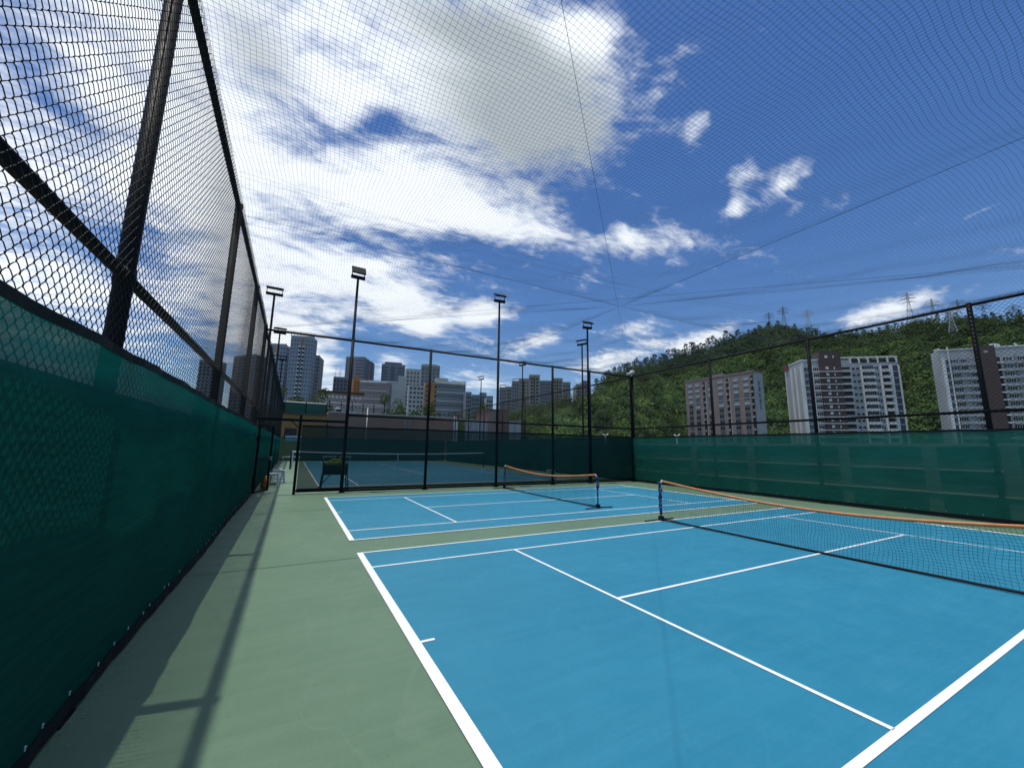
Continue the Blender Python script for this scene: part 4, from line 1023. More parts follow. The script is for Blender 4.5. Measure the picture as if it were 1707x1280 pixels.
# --- grey block at the right edge of the photograph
zC = 45.0
C0, C1, CLf = on_z(1565, 585, zC), on_z(1707, 577, zC), on_z(1541, 590, zC)
eC = (C1-C0)[:2]/np.linalg.norm((C1-C0)[:2]); mC = np.linalg.norm((C1-C0)[:2])
C2 = np.array([*(C0[:2]+eC*(mC+22)), 0]); dC = float(np.linalg.norm((CLf-C0)[:2]))
Cb = Bld('apartment_building', 'long grey balconied block with a brown shaft, cut off by the right edge', C0, C2, dC, zC, -14, M['gwall'])
px2m = lambda px: float(np.dot((on_z(px, 585-(px-1565)*.056, zC)-C0)[:2], eC))
fC = 3.05; zs = [zC-5.2-i*fC for i in range(15)]
WC = Cb.W
s1, s2, s3, s4 = px2m(1622), px2m(1653), px2m(1663), WC
Cb.add('shaft', [('F', s1, s2, -13.5, zC+.9, -3, 1.5)], M['dbrown'])
Cb.add('recess_shade', [('F', s2, s3, -13.5, zC-3.9, .004, .05)], M['dark_fill'])  # dark strip on the wall stands in for the recess shade
Cb.add('end_wall', [('L', 0, dC*.48, -13.9, zC-.6, .005, .2), ('L', dC*.52, dC-.02, -13.9, zC+.5, .005, .35)], M['gwall'])
Cb.add('vertical_fin', [('F', px2m(1567), px2m(1571), -13.5, zC-3.6, .005, .7), ('F', px2m(1578), px2m(1579.6), -13.5, zC+1.5, .005, .5)], M['whitewall'])
Cb.add('roof_frame', [('F', 0, s1, zC+.05, zC+.5, -.5, .1), ('F', s2+.01, WC, zC+.05, zC+.6, -.5, .1), ('L', dC*.5, dC-.1, zC+.51, zC+1.1, -.4, .36)]+[('F', s2+2+i*5, s2+2.6+i*5, zC+.61, zC+1.6, -.3, .05) for i in range(6)], M['whitewall'])
wC = [win_mesh(2.9, 1.75, M['glass'], M['whitewall'], 3, sill=False), win_mesh(2.9, 1.75, M['glass_b'], M['whitewall'], 2, sill=False), win_mesh(2.9, 1.75, M['curtain_sky'], M['gwall'], 3, sill=False)]
cells = []; sa, sb = px2m(1581), s1
def bays(a, b_, n): return [a+(b_-a)*(i+.5)/n for i in range(n)]
for z_ in zs:
    cells += [('F', x, z_+.25) for x in bays(sa, sb, 3)]+[('F', x, z_+.25) for x in bays(s3, s3+13, 3)]
Cb.windows(cells, wC, 95, pick=lambda i, f, ss, z: (i*5+int(z)) % 3)
balC = [balcony_mesh((sb-sa)-.1, .85, M['gwall'], M['gwall']), balcony_mesh(WC-s3-.1, .85, M['gwall'], M['gwall'])]
for z_ in zs:
    Cb.place('balcony', balC[0], 'F', (sa+sb)/2, z_-1.5); Cb.place('balcony', balC[1], 'F', (s3+WC)/2, z_-1.5)
lm_ = MB().box(-(s3-s2)/2+.05, (s3-s2)/2-.06, -1.3, -.06, -.28, .28).mesh('landing', [M['whitewall']])
for z_ in zs: Cb.place('landing', lm_, 'F', (s2+s3)/2, z_-1.2)
Cb.add('divider', [('F', x-.1, x+.1, -13.5, zC-3.5, .006, .84) for x in (sa+(sb-sa)/3, sa+(sb-sa)*2/3, s3+4.33, s3+8.66, s3+13)], M['gwall_d'])
Cb.windows([('F', (px2m(1571)+px2m(1578))/2, z_) for z_ in zs], [win_mesh(1.5, 1.9, M['glass_b'], M['gwall_d'], 0)])
Cb.add('shaft_vent', [('F', (s1+s2)/2-.6, (s1+s2)/2+.6, zC-2.2, zC-1.2, 1.51, 1.56)], M['gwall'])
Cb.add('water_tank', [('F', s2+1.0, s2+2.6, zC+.61, zC+2.2, -3, -1.6)], M['whitewall'])

# --- towers and blocks in the distance on the left
def tower(label, pxl, pyl, pxr, pyr, z1, depth, wall, fh, cols, glass, frame, wfrac=.62, hfrac=.55, z0=-14, nmax=None, group=None, faces=('F',), bars=0, crown=0.0, top_gap=1.2, name='tower_block', skip=(), rows=None, dcols=3):
    P0 = on_z(pxl, pyl, z1); P1_ = on_z(pxr, pyr, z1)
    b = Bld(name, label, P0, P1_, depth, z1, z0, wall, group)
    n = rows or int((z1-max(z0, -2)-top_gap)/fh)
    pitch = b.W/cols
    wm = win_mesh(pitch*wfrac, fh*hfrac, glass, frame, bars, fw=.16, sill=False)
    cells = [('F', (i+.5)*pitch, z1-top_gap-(r_+.5)*fh) for r_ in range(n) for i in range(cols) if i not in skip]
    b.windows(cells, [wm], 95)
    for f in faces:
        if f == 'F': continue
        pd = depth/dcols; wm2 = win_mesh(pd*wfrac, fh*hfrac, glass, frame, bars, fw=.16, sill=False)
        b.windows([(f, (i+.5)*pd, z1-top_gap-(r_+.5)*fh) for r_ in range(n) for i in range(dcols)], [wm2], 40)
    b.add('parapet', [('F', -.1, b.W+.1, z1+.001, z1+1.0, -.5, .15)], frame)
    if crown: b.add('roof_room', [('F', b.W*.12, b.W*.85, z1+.002, z1+crown, -depth*.7, -.7)], wall)
    b.n_floors = n; b.pitch = pitch; b.fh = fh; b.tg = top_gap
    return b
gT = 'residential towers behind the far court'
T1 = tower('tallest blue grey tower on the left, with dark central slot and white balconies', 485.5, 561, 524, 563.5, 80, 9, M['bluewall'], 3.05, 8, M['glass_b'], M['gwall'], group=gT, faces=('F', 'R'), skip=(3, 4), wfrac=.6, bars=1)
W1 = T1.W
T1.add('slot', [('F', W1*.49, W1*.515, -5, 79, .005, .06)], M['dark_fill'])
bt = balcony_mesh(W1*.085, .9, M['whitewall'], M['whitewall'])
for r_ in range(1, T1.n_floors-1):
    for f_ in (.425, .58): T1.place('balcony', bt, 'F', W1*f_, 80-1.6-(r_+1)*3.05)
T1.add('balcony_dark_panel', [('F', W1*a_, W1*b_, 0, 76, .004, .03) for a_, b_ in ((.385, .468), (.54, .622))], M['glass'])
T1.add('pink_panel', [('F', W1*a_, W1*b_, 73, 79.4, .035, .12) for a_, b_ in ((.385, .475), (.53, .625))], M['pinkish'])
T1.add('roof_frame', [('F', W1*i/8-.2, W1*i/8+.2, 81.01, 82.2, -.5, .1) for i in range(9)], M['gwall'])
T1.add('podium', [('F', -3, W1*.98, 3.5, 5.4, .1, 1.2), ('F', -3, W1*.98, 6.4, 7.2, .1, 1.0)], M['whitewall'])
T0 = tower('blue grey tower half hidden behind the left fence, next to the tallest tower', 452, 574.5, 478, 575.5, 74, 8, M['bluewall'], 3.05, 5, M['glass_b'], M['gwall'], group=gT, faces=('F', 'R'))
T0.add('pink_panel', [('F', T0.W*.2, T0.W*.52, 66, 73.4, .12, .2)], M['pinkish'])
bt0 = balcony_mesh(T0.W*.12, .9, M['whitewall'], M['whitewall'])
for r_ in range(1, 20): T0.place('balcony', bt0, 'F', T0.W*.36, 70-r_*3.05)
T2 = tower('narrow grey tower peeping out on the right of the tallest tower', 525, 594, 533.5, 594.5, 72, 14, M['gwall_d'], 3.0, 2, M['glass'], M['tan'], group=gT, faces=('F', 'R'))
T3 = tower('dark slate tower behind the orange topped block', 577.5, 596, 609.5, 596.5, 80, 12, M['slate'], 3.0, 6, M['glass'], M['gwall'], group=gT, bars=1)
T3.add('floor_band', [('F', T3.W*a_, T3.W*b_, 78-r_*3.0, 78.7-r_*3.0, .12, .4) for r_ in range(22) for a_, b_ in ((.12, .45), (.55, .98))], M['gwall'])
T3.add('vertical_fin', [('F', T3.W*f_-.25, T3.W*f_+.25, 10, 81, .12, .5) for f_ in (0.01, .10, .46, .53)], M['gwall'])
T3b = tower('slim dark tower joined to the right of the slate tower', 610.5, 604, 621.5, 604.5, 78, 10, M['slate'], 3.0, 2, M['glass'], M['gwall_d'], group=gT)
T3b.add('pale_strip', [('F', T3b.W*.42, T3b.W*.75, 10, 76, .12, .3)], M['pinkish'])
T4 = tower('broad slate tower with stepped crown and pale vertical lines above the pink grey block', 636.5, 608, 675.5, 610.6, 78, 12, M['slate'], 3.0, 9, M['glass_b'], M['gwall_d'], group=gT, crown=3.4, wfrac=.62)
T4.add('vertical_fin', [('F', T4.W*f_-.3, T4.W*f_+.3, 15, 78.5, .12, .55) for f_ in (.30, .36, .60, .66)], M['gwall'])
T4.add('floor_band', [('F', T4.W*a_, T4.W*b_, 77-r_*3.0, 77.6-r_*3.0, .12, .3) for r_ in range(20) for a_, b_ in ((.02, .28), (.68, .98))], M['gwall'])
T4.add('pale_panel', [('F', T4.W*(.03+.35*i), T4.W*(.2+.35*i), z_, z_+2.2, .13, .3) for i in range(3) for z_ in (18, 12.5)], M['whitewall'])
T4b = tower('low dark tower filling the gap right of the broad slate tower', 674, 642.5, 689, 643, 50, 10, M['slate'], 3.0, 4, M['glass'], M['gwall_d'], group=gT)
T5 = tower('pale stepped tower with dark balconies above the orange cornered block', 702.5, 609.5, 733.5, 611.5, 62, 12, M['gwall_d'], 3.0, 5, M['glass'], M['cream'], group=gT, crown=1.6, bars=1)
T5.add('pale_side', [('F', -11.5, 0.3, -13.9, 59, -6, .4)], M['cream'])
T5.add('pale_side', [('F', -16.5, -11.51, -13.9, 53, -6, .1)], M['cream'])
T5.add('pale_side', [('F', -20.5, -16.51, -13.9, 47, -6, -.2)], M['cream'])
T5.add('side_window', [('F', x-.6, x+.6, z_, z_+1.4, .405, .45) for x in (-9.5, -7, -4.5, -2) for z_ in np.arange(4, 57, 3.0)], M['glass'])
# lower blocks
L1 = tower('low dark block with rooftop aerials left of the orange topped block', 556, 629.5, 590, 631, 58, 10, M['slate'], 3.2, 6, M['glass'], M['gwall'], name='apartment_building')
L1.add('aerial', [('F', L1.W*f_, L1.W*f_+.3, 59.1, 59.1+h_, -3, -2.7) for f_, h_ in ((.04, 8), (.2, 6), (.28, 7), (.5, 5))], M['galv'])
O1 = tower('narrow orange stair tower with a peaked top rising from the pink grey block', 590, 631, 600.5, 632, 56, 9, M['orangewall'], 3.0, 2, M['dark_fill'], M['orangewall'], name='stair_tower', wfrac=.35, hfrac=.5)
mb = MB(); o_, d_, n_, w_ = O1.face('F')
pk = [o_+np.array([0, 0, 57.0]), o_+d_*w_+np.array([0, 0, 57.0]), o_+d_*w_*.45+np.array([0, 0, 59.2])]
mb.raw([p+n_*.05 for p in pk]+[p-n_*6 for p in pk], [(0, 1, 4, 3), (1, 2, 5, 4), (2, 0, 3, 5)], [(0, 2, 1), (3, 4, 5)])
part('gable_roof', mb, M['orangewall'], O1.t)
L2 = tower('long pink grey block with many small windows, right of the orange stair tower', 600.5, 635.5, 674, 638.5, 52, 11, M['pinkish'], 3.3, 14, M['glass'], M['whitewall'], name='apartment_building', wfrac=.6, hfrac=.5, bars=1)
L2.add('floor_band', [('F', 0, L2.W*.62, 51.2-r_*6.6, 51.8-r_*6.6, .12, .5) for r_ in range(6)], M['whitewall'])
L2.add('blank_wall', [('F', L2.W*.66, L2.W, 6, 50, .12, .22)], M['slate'])
L3 = tower('low block with flat brown roof and white trimmed top floor', 532, 653.5, 604, 658.5, 33, 10, M['pinkish'], 3.2, 11, M['glass'], M['whitewall'], name='apartment_building', top_gap=3.6, bars=1)
L3.add('roof', [('F', -.8, L3.W+1.0, 33.01, 34.2, -10, 1.2)], M['roof_brown'])
L3.add('white_trim', [('F', L3.W*i/11+.3, L3.W*(i+1)/11-.3, 29.9, 31.6, .12, .4) for i in range(11)], M['whitewall'])
L3.add('floor_band', [('F', 0, L3.W*.2, z_, z_+.5, .12, .6) for z_ in (27, 22.5, 18)]+[('F', L3.W*.62, L3.W, z_, z_+.4, .12, .5) for z_ in (26, 21.5, 17)], M['whitewall'])
O2 = tower('mid rise block with an orange corner and grey bands, behind the second fence post', 726, 637, 776.5, 640.5, 46, 12, M['gwall_d'], 3.3, 12, M['dark_fill'], M['cream'], name='apartment_building', wfrac=.55, hfrac=.55)
O2.add('orange_corner', [('F', -7.2, .6, -13.9, 45.3, -4, .3)], M['orangewall'])
O2.add('orange_window', [('F', x-.5, x+.5, z_, z_+1.6, .305, .36) for x in (-5.8, -3.6, .1) for z_ in np.arange(12, 44, 3.3)], M['dark_fill'])
O2.add('floor_band', [('F', .7, O2.W, 45.3-r_*3.3*1.9, 45.9-r_*3.3*1.9, .12, .7) for r_ in range(7)], M['whitewall'])
O2.add('pale_side', [('F', -18, -7.21, -13.9, 43, -9, -.4)], M['cream'])
O2.add('side_window', [('F', x-.7, x+.7, z_, z_+1.3, -.395, -.33) for x in (-16.4, -13.9, -11.3, -9) for z_ in np.arange(6, 42, 3.1)], M['glass'])
O2.add('roof_frame', [('F', .5, O2.W*.42, 47.01, 49.4, -7, -1), ('F', O2.W*.55, O2.W, 47.4, 47.9, -1, 0)], M['cream'])
gR = 'low grey blocks between the orange cornered block and the tan towers'
for lab, xl, xr, py, z1, w_, c_ in [('low grey block directly right of the orange cornered block', 777, 786, 655.5, 38, M['gwall_d'], 3), ('low blue grey block, second right of the orange cornered block', 786.5, 799.5, 660, 36, M['slate'], 4),
                                    ('taller slab among the low grey blocks, behind the thin floodlight pole', 799.8, 811, 656.5, 39, M['gwall_d'], 3), ('low pale block beside the third fence post', 811.3, 822, 662, 35, M['gwall'], 3)]:
    tower(lab, xl, py, xr, py+.5, z1, 9, w_, 3.0, c_, M['glass'], M['gwall_d'], group=gR, name='apartment_building')
gK = 'tan towers on the wooded rise'
tan = [('leftmost small tan tower of the group on the wooded rise, with an open roof frame', 833, 843.5, 647, 'gwall_d', 3), ('small tan tower second from the left on the wooded rise', 844, 853.5, 646, 'tan', 2),
       ('dark tan tower with a white roof frame behind the thin floodlight pole', 854, 865, 636.5, 'gwall_d', 3), ('broad tan tower with dark balconies, fourth from the left on the rise', 865.3, 881.5, 632.5, 'tan', 4),
       ('tallest tan slab of the group on the wooded rise', 882, 900, 626.5, 'tan', 2), ('dark windowed block right of the tallest tan slab', 900.5, 921, 636, 'slate', 5),
       ('second tallest tan slab, right of the fourth fence post', 921.8, 938, 632, 'tan', 2), ('grey block at the right end of the connected tan towers', 938.3, 951, 638.5, 'gwall_d', 3),
       ('small tan block standing apart, left of the last one', 960, 969.5, 642, 'tan', 2), ('dark block at the foot of the hill, just left of a floodlight pole', 969.8, 983, 636, 'gwall_d', 3)]
for lab, xl, xr, py, w_, c_ in tan:
    dist = 330.0; z1 = float(at_range((xl+xr)/2, py, dist)[2])
    b = tower(lab, xl, py, xr, py+.3, z1, 9, M[w_], 2.9, c_, M['glass'], M['tan'], group=gK, z0=0, rows=9, bars=0, wfrac=.5)
    if w_ == 'tan': b.add('service_strip', [('F', b.W*.43, b.W*.53, 5, z1-1, .12, .16)], M['dark_fill'])
    if 'roof frame' in lab: b.add('roof_frame', [('F', .2, b.W-.2, z1+2.4, z1+3.0, -2, 0), ('F', .2, .7, z1+1.01, z1+2.39, -.6, 0), ('F', b.W-.7, b.W-.2, z1+1.01, z1+2.39, -.6, 0)], M['cream'])
gF = 'towers seen through the left fence'
tower('grey tower seen through the left fence mesh, above the green cloth', 333, 601, 366, 602, 70, 10, M['gwall_d'], 3.0, 5, M['glass'], M['gwall'], group=gF)
tower('grey tower seen through the left fence between two close posts', 390, 596, 428, 592, 76, 10, M['gwall_d'], 3.0, 5, M['glass_b'], M['gwall'], group=gF)

# ------------------------------------------------------------------ wooded hill
SIL = [(700, 726), (790, 714), (830, 702), (860, 686), (900, 674), (950, 668), (985, 660), (1000, 642), (1020, 627), (1060, 613), (1110, 600), (1150, 588), (1200, 574), (1240, 559), (1270, 548), (1300, 543), (1345, 551),
       (1385, 559), (1430, 556), (1470, 551), (1510, 541), (1560, 531), (1600, 529), (1650, 532), (1707, 526), (1850, 516), (2100, 512)]
ae = np.array([azel(*p) for p in SIL])
def ridge_el(az): return np.interp(az, ae[:, 0], ae[:, 1])
def ridge_r(az): return np.interp(az, [20, 37, 41, 50, 62, 80, 100], [205, 235, 330, 410, 470, 500, 520])
def foot_r(az): return np.interp(az, [20, 37, 44, 51, 58, 100], [95, 105, 150, 275, 300, 300])
TREE_H = 4.5
def hill_z(az, r):
    az = np.asarray(az, float); r = np.asarray(r, float)
    rr, r0 = ridge_r(az), foot_r(az); zr = 1.5+rr*np.tan(np.radians(ridge_el(az)))-TREE_H
    t_ = (r-r0)/(rr-r0); up = np.clip(t_, 0, 1); g_ = up**0.92
    lump = (2.2*np.sin(az*1.1+r*.031)+1.5*np.sin(az*2.7-r*.05+1)+1.1*np.sin(az*5.1+r*.09))*np.sin(np.pi*np.clip(up, 0, 1))
    z_ = -14.2+(zr+14.2)*g_+lump
    return np.where(t_ > 1, zr-(r-rr)*0.10, z_)
az_ = np.linspace(18, 104, 200); tt = np.concatenate([np.linspace(-.08, 1, 44), np.linspace(1.05, 1.9, 8)])
AZ, TT = np.meshgrid(az_, tt, indexing='ij'); RR = foot_r(AZ)+(ridge_r(AZ)-foot_r(AZ))*TT
Z = hill_z(AZ, RR); X = CAM[0]+RR*np.sin(np.radians(AZ)); Y = CAM[1]+RR*np.cos(np.radians(AZ))
idx = np.arange(AZ.size).reshape(AZ.shape)
mb = MB(); mb.raw(np.stack([X, Y, Z], -1).reshape(-1, 3), np.stack([idx[:-1, :-1], idx[:-1, 1:], idx[1:, 1:], idx[1:, :-1]], -1).reshape(-1, 4))
solid('hill', mb, M['hill'], smooth=True, kind='structure')

def leaf_quads(mb, C, N, size, tint, asp=0.6):
    """leaf clumps: C centres (n,3), N rough normals, size (n,), tint (n,3)"""
    n = len(C); N = N/np.maximum(np.linalg.norm(N, axis=1, keepdims=True), 1e-6)
    a = rng.normal(size=(n, 3)); a -= N*(a*N).sum(1, keepdims=True); a /= np.maximum(np.linalg.norm(a, axis=1, keepdims=True), 1e-6)
    b_ = np.cross(N, a); s_ = np.asarray(size)[:, None]
    bend = N*s_*0.22
    V = np.stack([C-a*s_+bend*-1, C-b_*s_*asp+bend*.3, C+a*s_+bend*-1, C+b_*s_*asp+bend*.3], 1).reshape(-1, 3)
    mb.raw(V, np.arange(n*4).reshape(n, 4), tint=np.repeat(tint, 4, 0))
def crown_points(n, low=-0.15):
    v = rng.normal(size=(n, 3)); v /= np.linalg.norm(v, axis=1, keepdims=True); v[:, 2] = np.where(v[:, 2] < low, -v[:, 2], v[:, 2]); return v
mb = MB(); placed = 0
cand = 8200
az_c = rng.uniform(24, 99, cand); t_c = rng.uniform(0.0, 1.0, cand)
keep = rng.uniform(0, 1, cand) < np.clip((foot_r(az_c)+(ridge_r(az_c)-foot_r(az_c))*t_c)/480, .25, 1)
az_c, t_c = az_c[keep], t_c[keep]
r_c = foot_r(az_c)+(ridge_r(az_c)-foot_r(az_c))*t_c
for az, t_, r_ in zip(az_c, t_c, r_c):
    z_ = float(hill_z(az, r_)); x, y = CAM[0]+r_*math.sin(R(az)), CAM[1]+r_*math.cos(R(az))
    near = r_ < 230
    rad = rng.uniform(2.2, 4.2) if near else rng.uniform(3.0, 6.0)
    hgt = rad*rng.uniform(.8, 1.25)
    n = 125 if near else 85
    v = crown_points(n, 0.0); lob = 1+.28*np.sin(v[:, 0]*4+az*9)*np.sin(v[:, 1]*5+r_)+.16*rng.normal(size=n)
    Cc = np.array([x, y, z_+hgt*.35])+v*np.array([rad, rad, hgt])*lob[:, None]
    # species tint: brighter yellow green low on the slope; painted cloud shadow: dark blue green toward the ridge
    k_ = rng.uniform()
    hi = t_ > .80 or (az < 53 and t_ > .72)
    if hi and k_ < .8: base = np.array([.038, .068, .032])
    elif k_ < .28: base = np.array([.110, .186, .048])
    elif k_ < .72: base = np.array([.063, .120, .041])
    else: base = np.array([.045, .090, .041])
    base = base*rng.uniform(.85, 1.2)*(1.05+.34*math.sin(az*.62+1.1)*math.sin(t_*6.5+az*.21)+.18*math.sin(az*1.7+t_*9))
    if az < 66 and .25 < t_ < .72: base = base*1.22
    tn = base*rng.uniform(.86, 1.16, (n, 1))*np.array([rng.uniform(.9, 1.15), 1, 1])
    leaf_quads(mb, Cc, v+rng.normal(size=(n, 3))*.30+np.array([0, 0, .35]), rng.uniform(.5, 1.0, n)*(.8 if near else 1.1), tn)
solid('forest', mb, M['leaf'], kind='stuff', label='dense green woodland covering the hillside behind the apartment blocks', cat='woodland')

# trees one can tell apart
def tree_proto(name, label, cat, group, h, kind, seed):
    global rng
    rng = np.random.default_rng(seed)
    t = thing(name, label, cat, (0, 0, 0), group)
    tb = MB(); zz = np.linspace(0, h*.86, 8); sx = np.cumsum(rng.normal(0, .02*h/8, 8)); sy = np.cumsum(rng.normal(0, .02*h/8, 8))
    r0 = h*.022 if kind == 'pine' else h*.032
    tb.tube(np.stack([sx, sy, zz], -1), np.linspace(r0, r0*.25, 8), 7)
    lm = []
    nb_ = 9 if kind == 'pine' else 8
    for i in range(nb_):
        f = (.42+.5*i/nb_) if kind == 'pine' else (.28+.5*i/nb_); a = i*2.4+rng.uniform(-.4, .4)
        L = h*(.20*(1.15-f) + .05) if kind == 'pine' else h*(.26-.12*abs(f-.5))
        p = np.array([np.interp(f*h, zz, sx), np.interp(f*h, zz, sy), f*h]); e_ = p+np.array([math.cos(a)*L, math.sin(a)*L, L*(.25 if kind == 'pine' else .6)])
        tb.tube([p, (p+e_)/2+np.array([0, 0, L*.06]), e_], [r0*.4, r0*.28, r0*.1], 5); lm.append((e_, L))
    lm.append((np.array([sx[-1], sy[-1], h*.9]), h*.1))
    part('trunk', tb, M['bark'], t, True)
    cb = MB()
    for (c, L) in lm:
        for j in range(4 if kind == 'pine' else 6):
            n = 22 if kind == 'pine' else 95
            cc = c+rng.normal(size=3)*L*(.28 if kind == 'pine' else .40); rad = h*(.060 if kind == 'pine' else .085)*rng.uniform(.7, 1.3)
            v = crown_points(n, -1)*rng.uniform(.3, 1.0, (n, 1))**.5
            base = (np.array([.028, .050, .024]) if kind == 'pine' else np.array([.040, .076, .024]))*rng.uniform(.75, 1.35)
            leaf_quads(cb, cc+v*rad*np.array([1, 1, .8]), v+rng.normal(size=(n, 3))*.5+np.array([0, 0, .3]), rng.uniform(.02, .045, n)*h*(.7 if kind == 'pine' else .42), base*rng.uniform(.75, 1.25, (n, 1)))
    part('crown', cb, M['leaf'], t)
    return t
gP = 'slender trees along the ridge of the hill'
pl = 'slender dark tree standing up from the crest of the hill against the sky'
protos = [tree_proto('ridge_tree', pl, 'tree', gP, 10, 'pine', 100+i) for i in range(4)]
first = [True]*4
pxs = list(np.arange(996, 1300, 6.0))+list(np.arange(1310, 1500, 13.0))+list(np.arange(1505, 1707, 15.0))
for i, px in enumerate(pxs):
    px += random.uniform(-2, 2); py = np.interp(px, [p[0] for p in SIL], [p[1] for p in SIL]); az, _ = azel(px, py)
    k = i % 4; o = protos[k] if first[k] else copy_tree(protos[k]); first[k] = False
    r_ = float(ridge_r(az))+random.uniform(-9, 3); az_r = R(az)
    z_ = float(hill_z(az, r_))-1.0
    s_ = (random.uniform(1.15, 1.75) if px < 1230 else random.uniform(.7, 1.15))*(r_/400)**.5
    o.location = (CAM[0]+r_*math.sin(az_r), CAM[1]+r_*math.cos(az_r), z_); o.scale = (s_*.72, s_*.72, s_); o.rotation_euler = (0, 0, random.uniform(0, 6.28))
gB = 'leafy trees behind the far court'
bl = [tree_proto('leafy_tree', 'x', 'tree', gB, 12, 'broad', 200+i) for i in range(3)]
spots = [(478, 664, 120, 'leafy tree below the podium of the tallest tower, left one'), (492, 666, 112, 'leafy tree below the podium of the tallest tower, middle one'), (508, 670, 108, 'leafy tree below the podium of the tallest tower, right one'),
         (522, 672, 105, 'low leafy tree left of the brown roofed low block'), (646, 685, 100, 'leafy tree in front of the pink grey block, left one'), (658, 684, 96, 'leafy tree in front of the pink grey block, right one'),
         (672, 688, 92, 'leafy tree below the broad slate tower'), (690, 690, 90, 'leafy tree at the foot of the pale stepped tower'), (722, 690, 95, 'leafy tree in front of the orange corner'),
         (742, 694, 90, 'leafy tree below the grey banded block, left one'), (764, 695, 92, 'leafy tree below the grey banded block, right one'), (784, 695, 96, 'leafy tree left of the thin floodlight pole beside the stair house'),
         (800, 695, 100, 'leafy tree behind the grey panel fence'), (862, 690, 104, 'leafy tree rising just right of the salmon stair house')]
for i, (px, py, r_, lab) in enumerate(spots):
    o = bl[i] if i < 3 else copy_tree(bl[i % 3])
    top = at_range(px, py, r_); z0 = -13.9; s_ = (top[2]-z0)/12.0
    o.location = (top[0], top[1], z0); o.scale = (s_*.75, s_*.75, s_); o.rotation_euler = (0, 0, i*1.3); o['label'] = lab

# ------------------------------------------------------------------ pylons and power lines
def pylon(label, px, pyt, pyb, r_, w, mtl, group='lattice pylons along the hill crest'):
    top = at_range(px, pyt, r_); bot = at_range(px, pyb, r_); h = top[2]-bot[2]+4; x, y, zb = top[0], top[1], bot[2]-4
    t = thing('pylon', label, 'pylon', (x, y, zb), group)
    d = np.array([x-CAM[0], y-CAM[1]]); d /= np.linalg.norm(d); ex = np.array([d[1], -d[0], 0]); ey = np.array([*d, 0])
    o = np.array([x, y, zb]); lv = [0, .22, .42, .58, .70, .80, .90, 1.0]; wd = [w, w*.74, w*.52, w*.36, w*.27, w*.22, w*.18, w*.05]
    mb = MB(); th = .15
    for i in range(len(lv)-1):
        for a in range(4):
            s1 = [(-1, -1), (1, -1), (1, 1), (-1, 1)][a]; s2 = [(-1, -1), (1, -1), (1, 1), (-1, 1)][(a+1) % 4]
            p = o+ex*s1[0]*wd[i]+ey*s1[1]*wd[i]+(0, 0, lv[i]*h); q = o+ex*s1[0]*wd[i+1]+ey*s1[1]*wd[i+1]+(0, 0, lv[i+1]*h)
            p2 = o+ex*s2[0]*wd[i]+ey*s2[1]*wd[i]+(0, 0, lv[i]*h); q2 = o+ex*s2[0]*wd[i+1]+ey*s2[1]*wd[i+1]+(0, 0, lv[i+1]*h)
            mb.segs([p, p, p2], [q, q2, q], [th, th*.55, th*.55], 4)
            if i: mb.segs([p], [p2], th*.55, 4)
    part('lattice_mast', mb, mtl, t)
    for z_, L in ((.70, 4.4), (.80, 5.6), (.90, 4.4)):
        ab = MB(); c = o+np.array([0, 0, z_*h])
        for s_ in (-1, 1):
            for yy in (-.5, .5): ab.segs([c+ey*yy, c+ey*yy+(0, 0, 1.3)], [c+ex*s_*L]*2, th*.8, 4)
            ab.segs([c+ex*s_*L], [c+ex*s_*L-np.array([0, 0, 1.6])], .12, 4)
        part('crossarm', ab, mtl, t)
    return t
pylon('dark lattice pylon at the left end of the row on the crest, smallest', 1281, 521, 548, 560, 2.6, M['lattice'])
pylon('tall dark lattice pylon second from the left on the crest', 1304.5, 511, 545, 520, 3.0, M['lattice'])
pylon('pale lattice pylon third from the left on the crest', 1345, 515, 552, 520, 3.2, M['lattice_w'])
pylon('lattice pylon standing over the wispy cloud, tallest of the right group', 1511.5, 488, 536, 540, 3.2, M['lattice'])
pylon('lattice pylon right of the wispy cloud', 1552, 498, 532, 580, 2.8, M['lattice'])
pylon('lattice pylon just above the fence rail, left of the last fence post', 1595, 499, 535, 580, 2.8, M['lattice'])
pylon('pale lattice pylon standing on the slope below the fence rail', 1583, 516, 546, 430, 2.2, M['lattice_w'])
pylon('lattice pylon right of the last fence post, seen through mesh', 1637, 505, 534, 580, 2.8, M['lattice'])
pylon('faint lattice pylon nearest the right edge, seen through mesh', 1688, 508, 534, 600, 2.8, M['lattice'])
gL = 'power lines sweeping over the court from the hill'
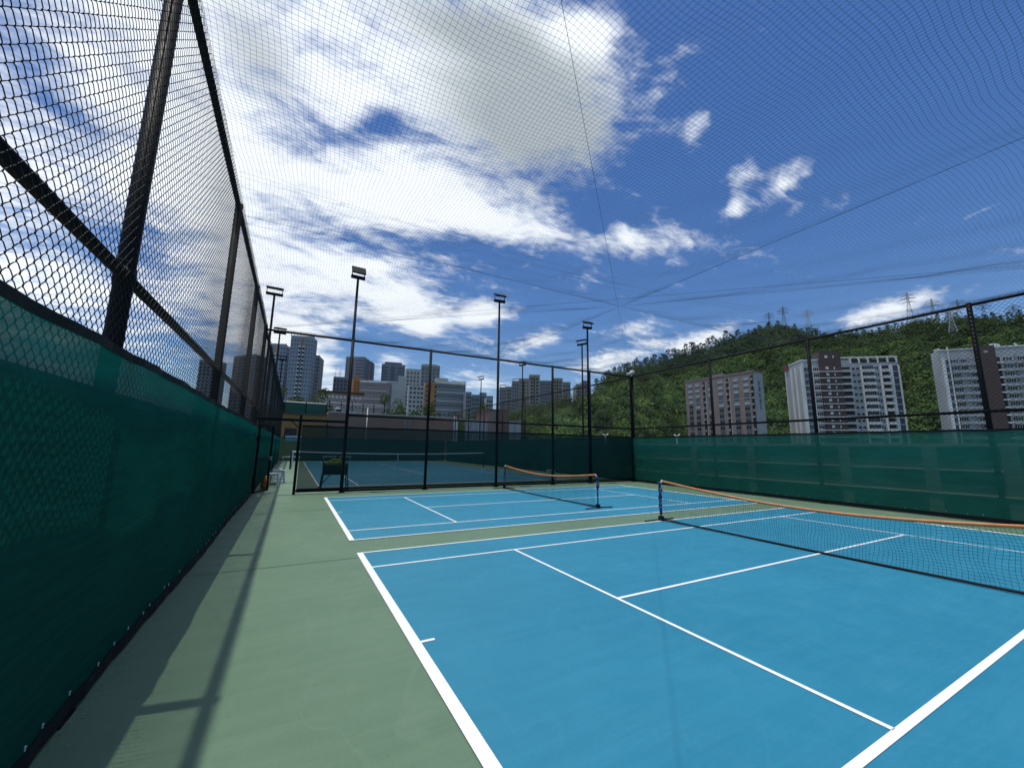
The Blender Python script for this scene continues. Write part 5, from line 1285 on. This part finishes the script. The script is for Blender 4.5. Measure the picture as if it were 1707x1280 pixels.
for (xr, yr, xl, yl, rl, sg) in [(1281, 526, -200, 95, 230, 9), (1304, 520, -200, 118, 235, 9), (1304, 524, -200, 140, 240, 10), (1345, 524, -200, 172, 250, 10), (1345, 528, -200, 205, 255, 10), (1281, 530, -200, 232, 260, 10), (1281, 534, -200, 262, 260, 9)]:
    a = at_range(xr, yr, 545); b_ = at_range(xl, yl, rl)
    pts = [a+(b_-a)*s_-np.array([0, 0, sg*4*s_*(1-s_)]) for s_ in np.linspace(0, 1, 40)]
    solid('power_line', MB().tube(pts, .048, 4), M['lattice'], loc=tuple(a), label='thin dark power line sagging across the sky behind the netting', cat='power line', group=gL)

# twin lamps peeping over the cloth
def twin_lamp(label, px, py, r_):
    q = at_range(px, py, r_)
    t = thing('twin_lamp', label, 'street lamp', (q[0], q[1], -14), 'white twin lamps outside the fence')
    part('pole', MB().tube([(q[0], q[1], -13.99), (q[0], q[1], q[2])], [.07, .05], 8), M['whitewall'], t, True)
    d = np.array([q[0]-CAM[0], q[1]-CAM[1]]); d /= np.linalg.norm(d); ex = np.array([d[1], -d[0], 0])
    for s_, k_ in ((-1, .45), (1, .6)):
        part('lamp_head', MB().tube([q, q+ex*s_*.22*k_+(0, 0, .12*k_), q+ex*s_*.5*k_+(0, 0, .26*k_)], [.035, .045, .07], 8), M['white_plastic'], t, True)
twin_lamp('white twin headed lamp peeping over the dark cloth near the fence corner', 1009, 726, 42)
twin_lamp('white twin headed lamp peeping over the green cloth left of the brown block', 1128, 727, 40)

# grit and leaf litter caught along the foot of the near fence
mb = MB(); rl_ = np.random.default_rng(77); n = 420
x = LU+.055+np.abs(rl_.normal(0, .035, n)); y = rl_.uniform(0.4, 13.2, n); zz = np.full(n, .006); sz = rl_.uniform(.003, .010, n); an = rl_.uniform(0, 6.28, n)
ex = np.stack([np.cos(an), np.sin(an), rl_.uniform(-.3, .3, n)], -1)*sz[:, None]; ey = np.stack([-np.sin(an), np.cos(an), rl_.uniform(-.3, .3, n)], -1)*(sz*.45)[:, None]
c = np.stack([x, y, zz+sz*.3], -1); V = np.stack([c-ex, c-ey, c+ex, c+ey], 1).reshape(-1, 3)
tn = np.where(rl_.uniform(0, 1, (n, 1)) < .35, np.array([[.55, .54, .50]]), np.array([[.16, .12, .06]]))
mb.raw(V, np.arange(n*4).reshape(n, 4), tint=np.repeat(tn, 4, 0))
solid('leaf_litter', mb, M['leaf'], kind='stuff', label='pale grit and dry leaf scraps along the foot of the near green cloth', cat='litter')
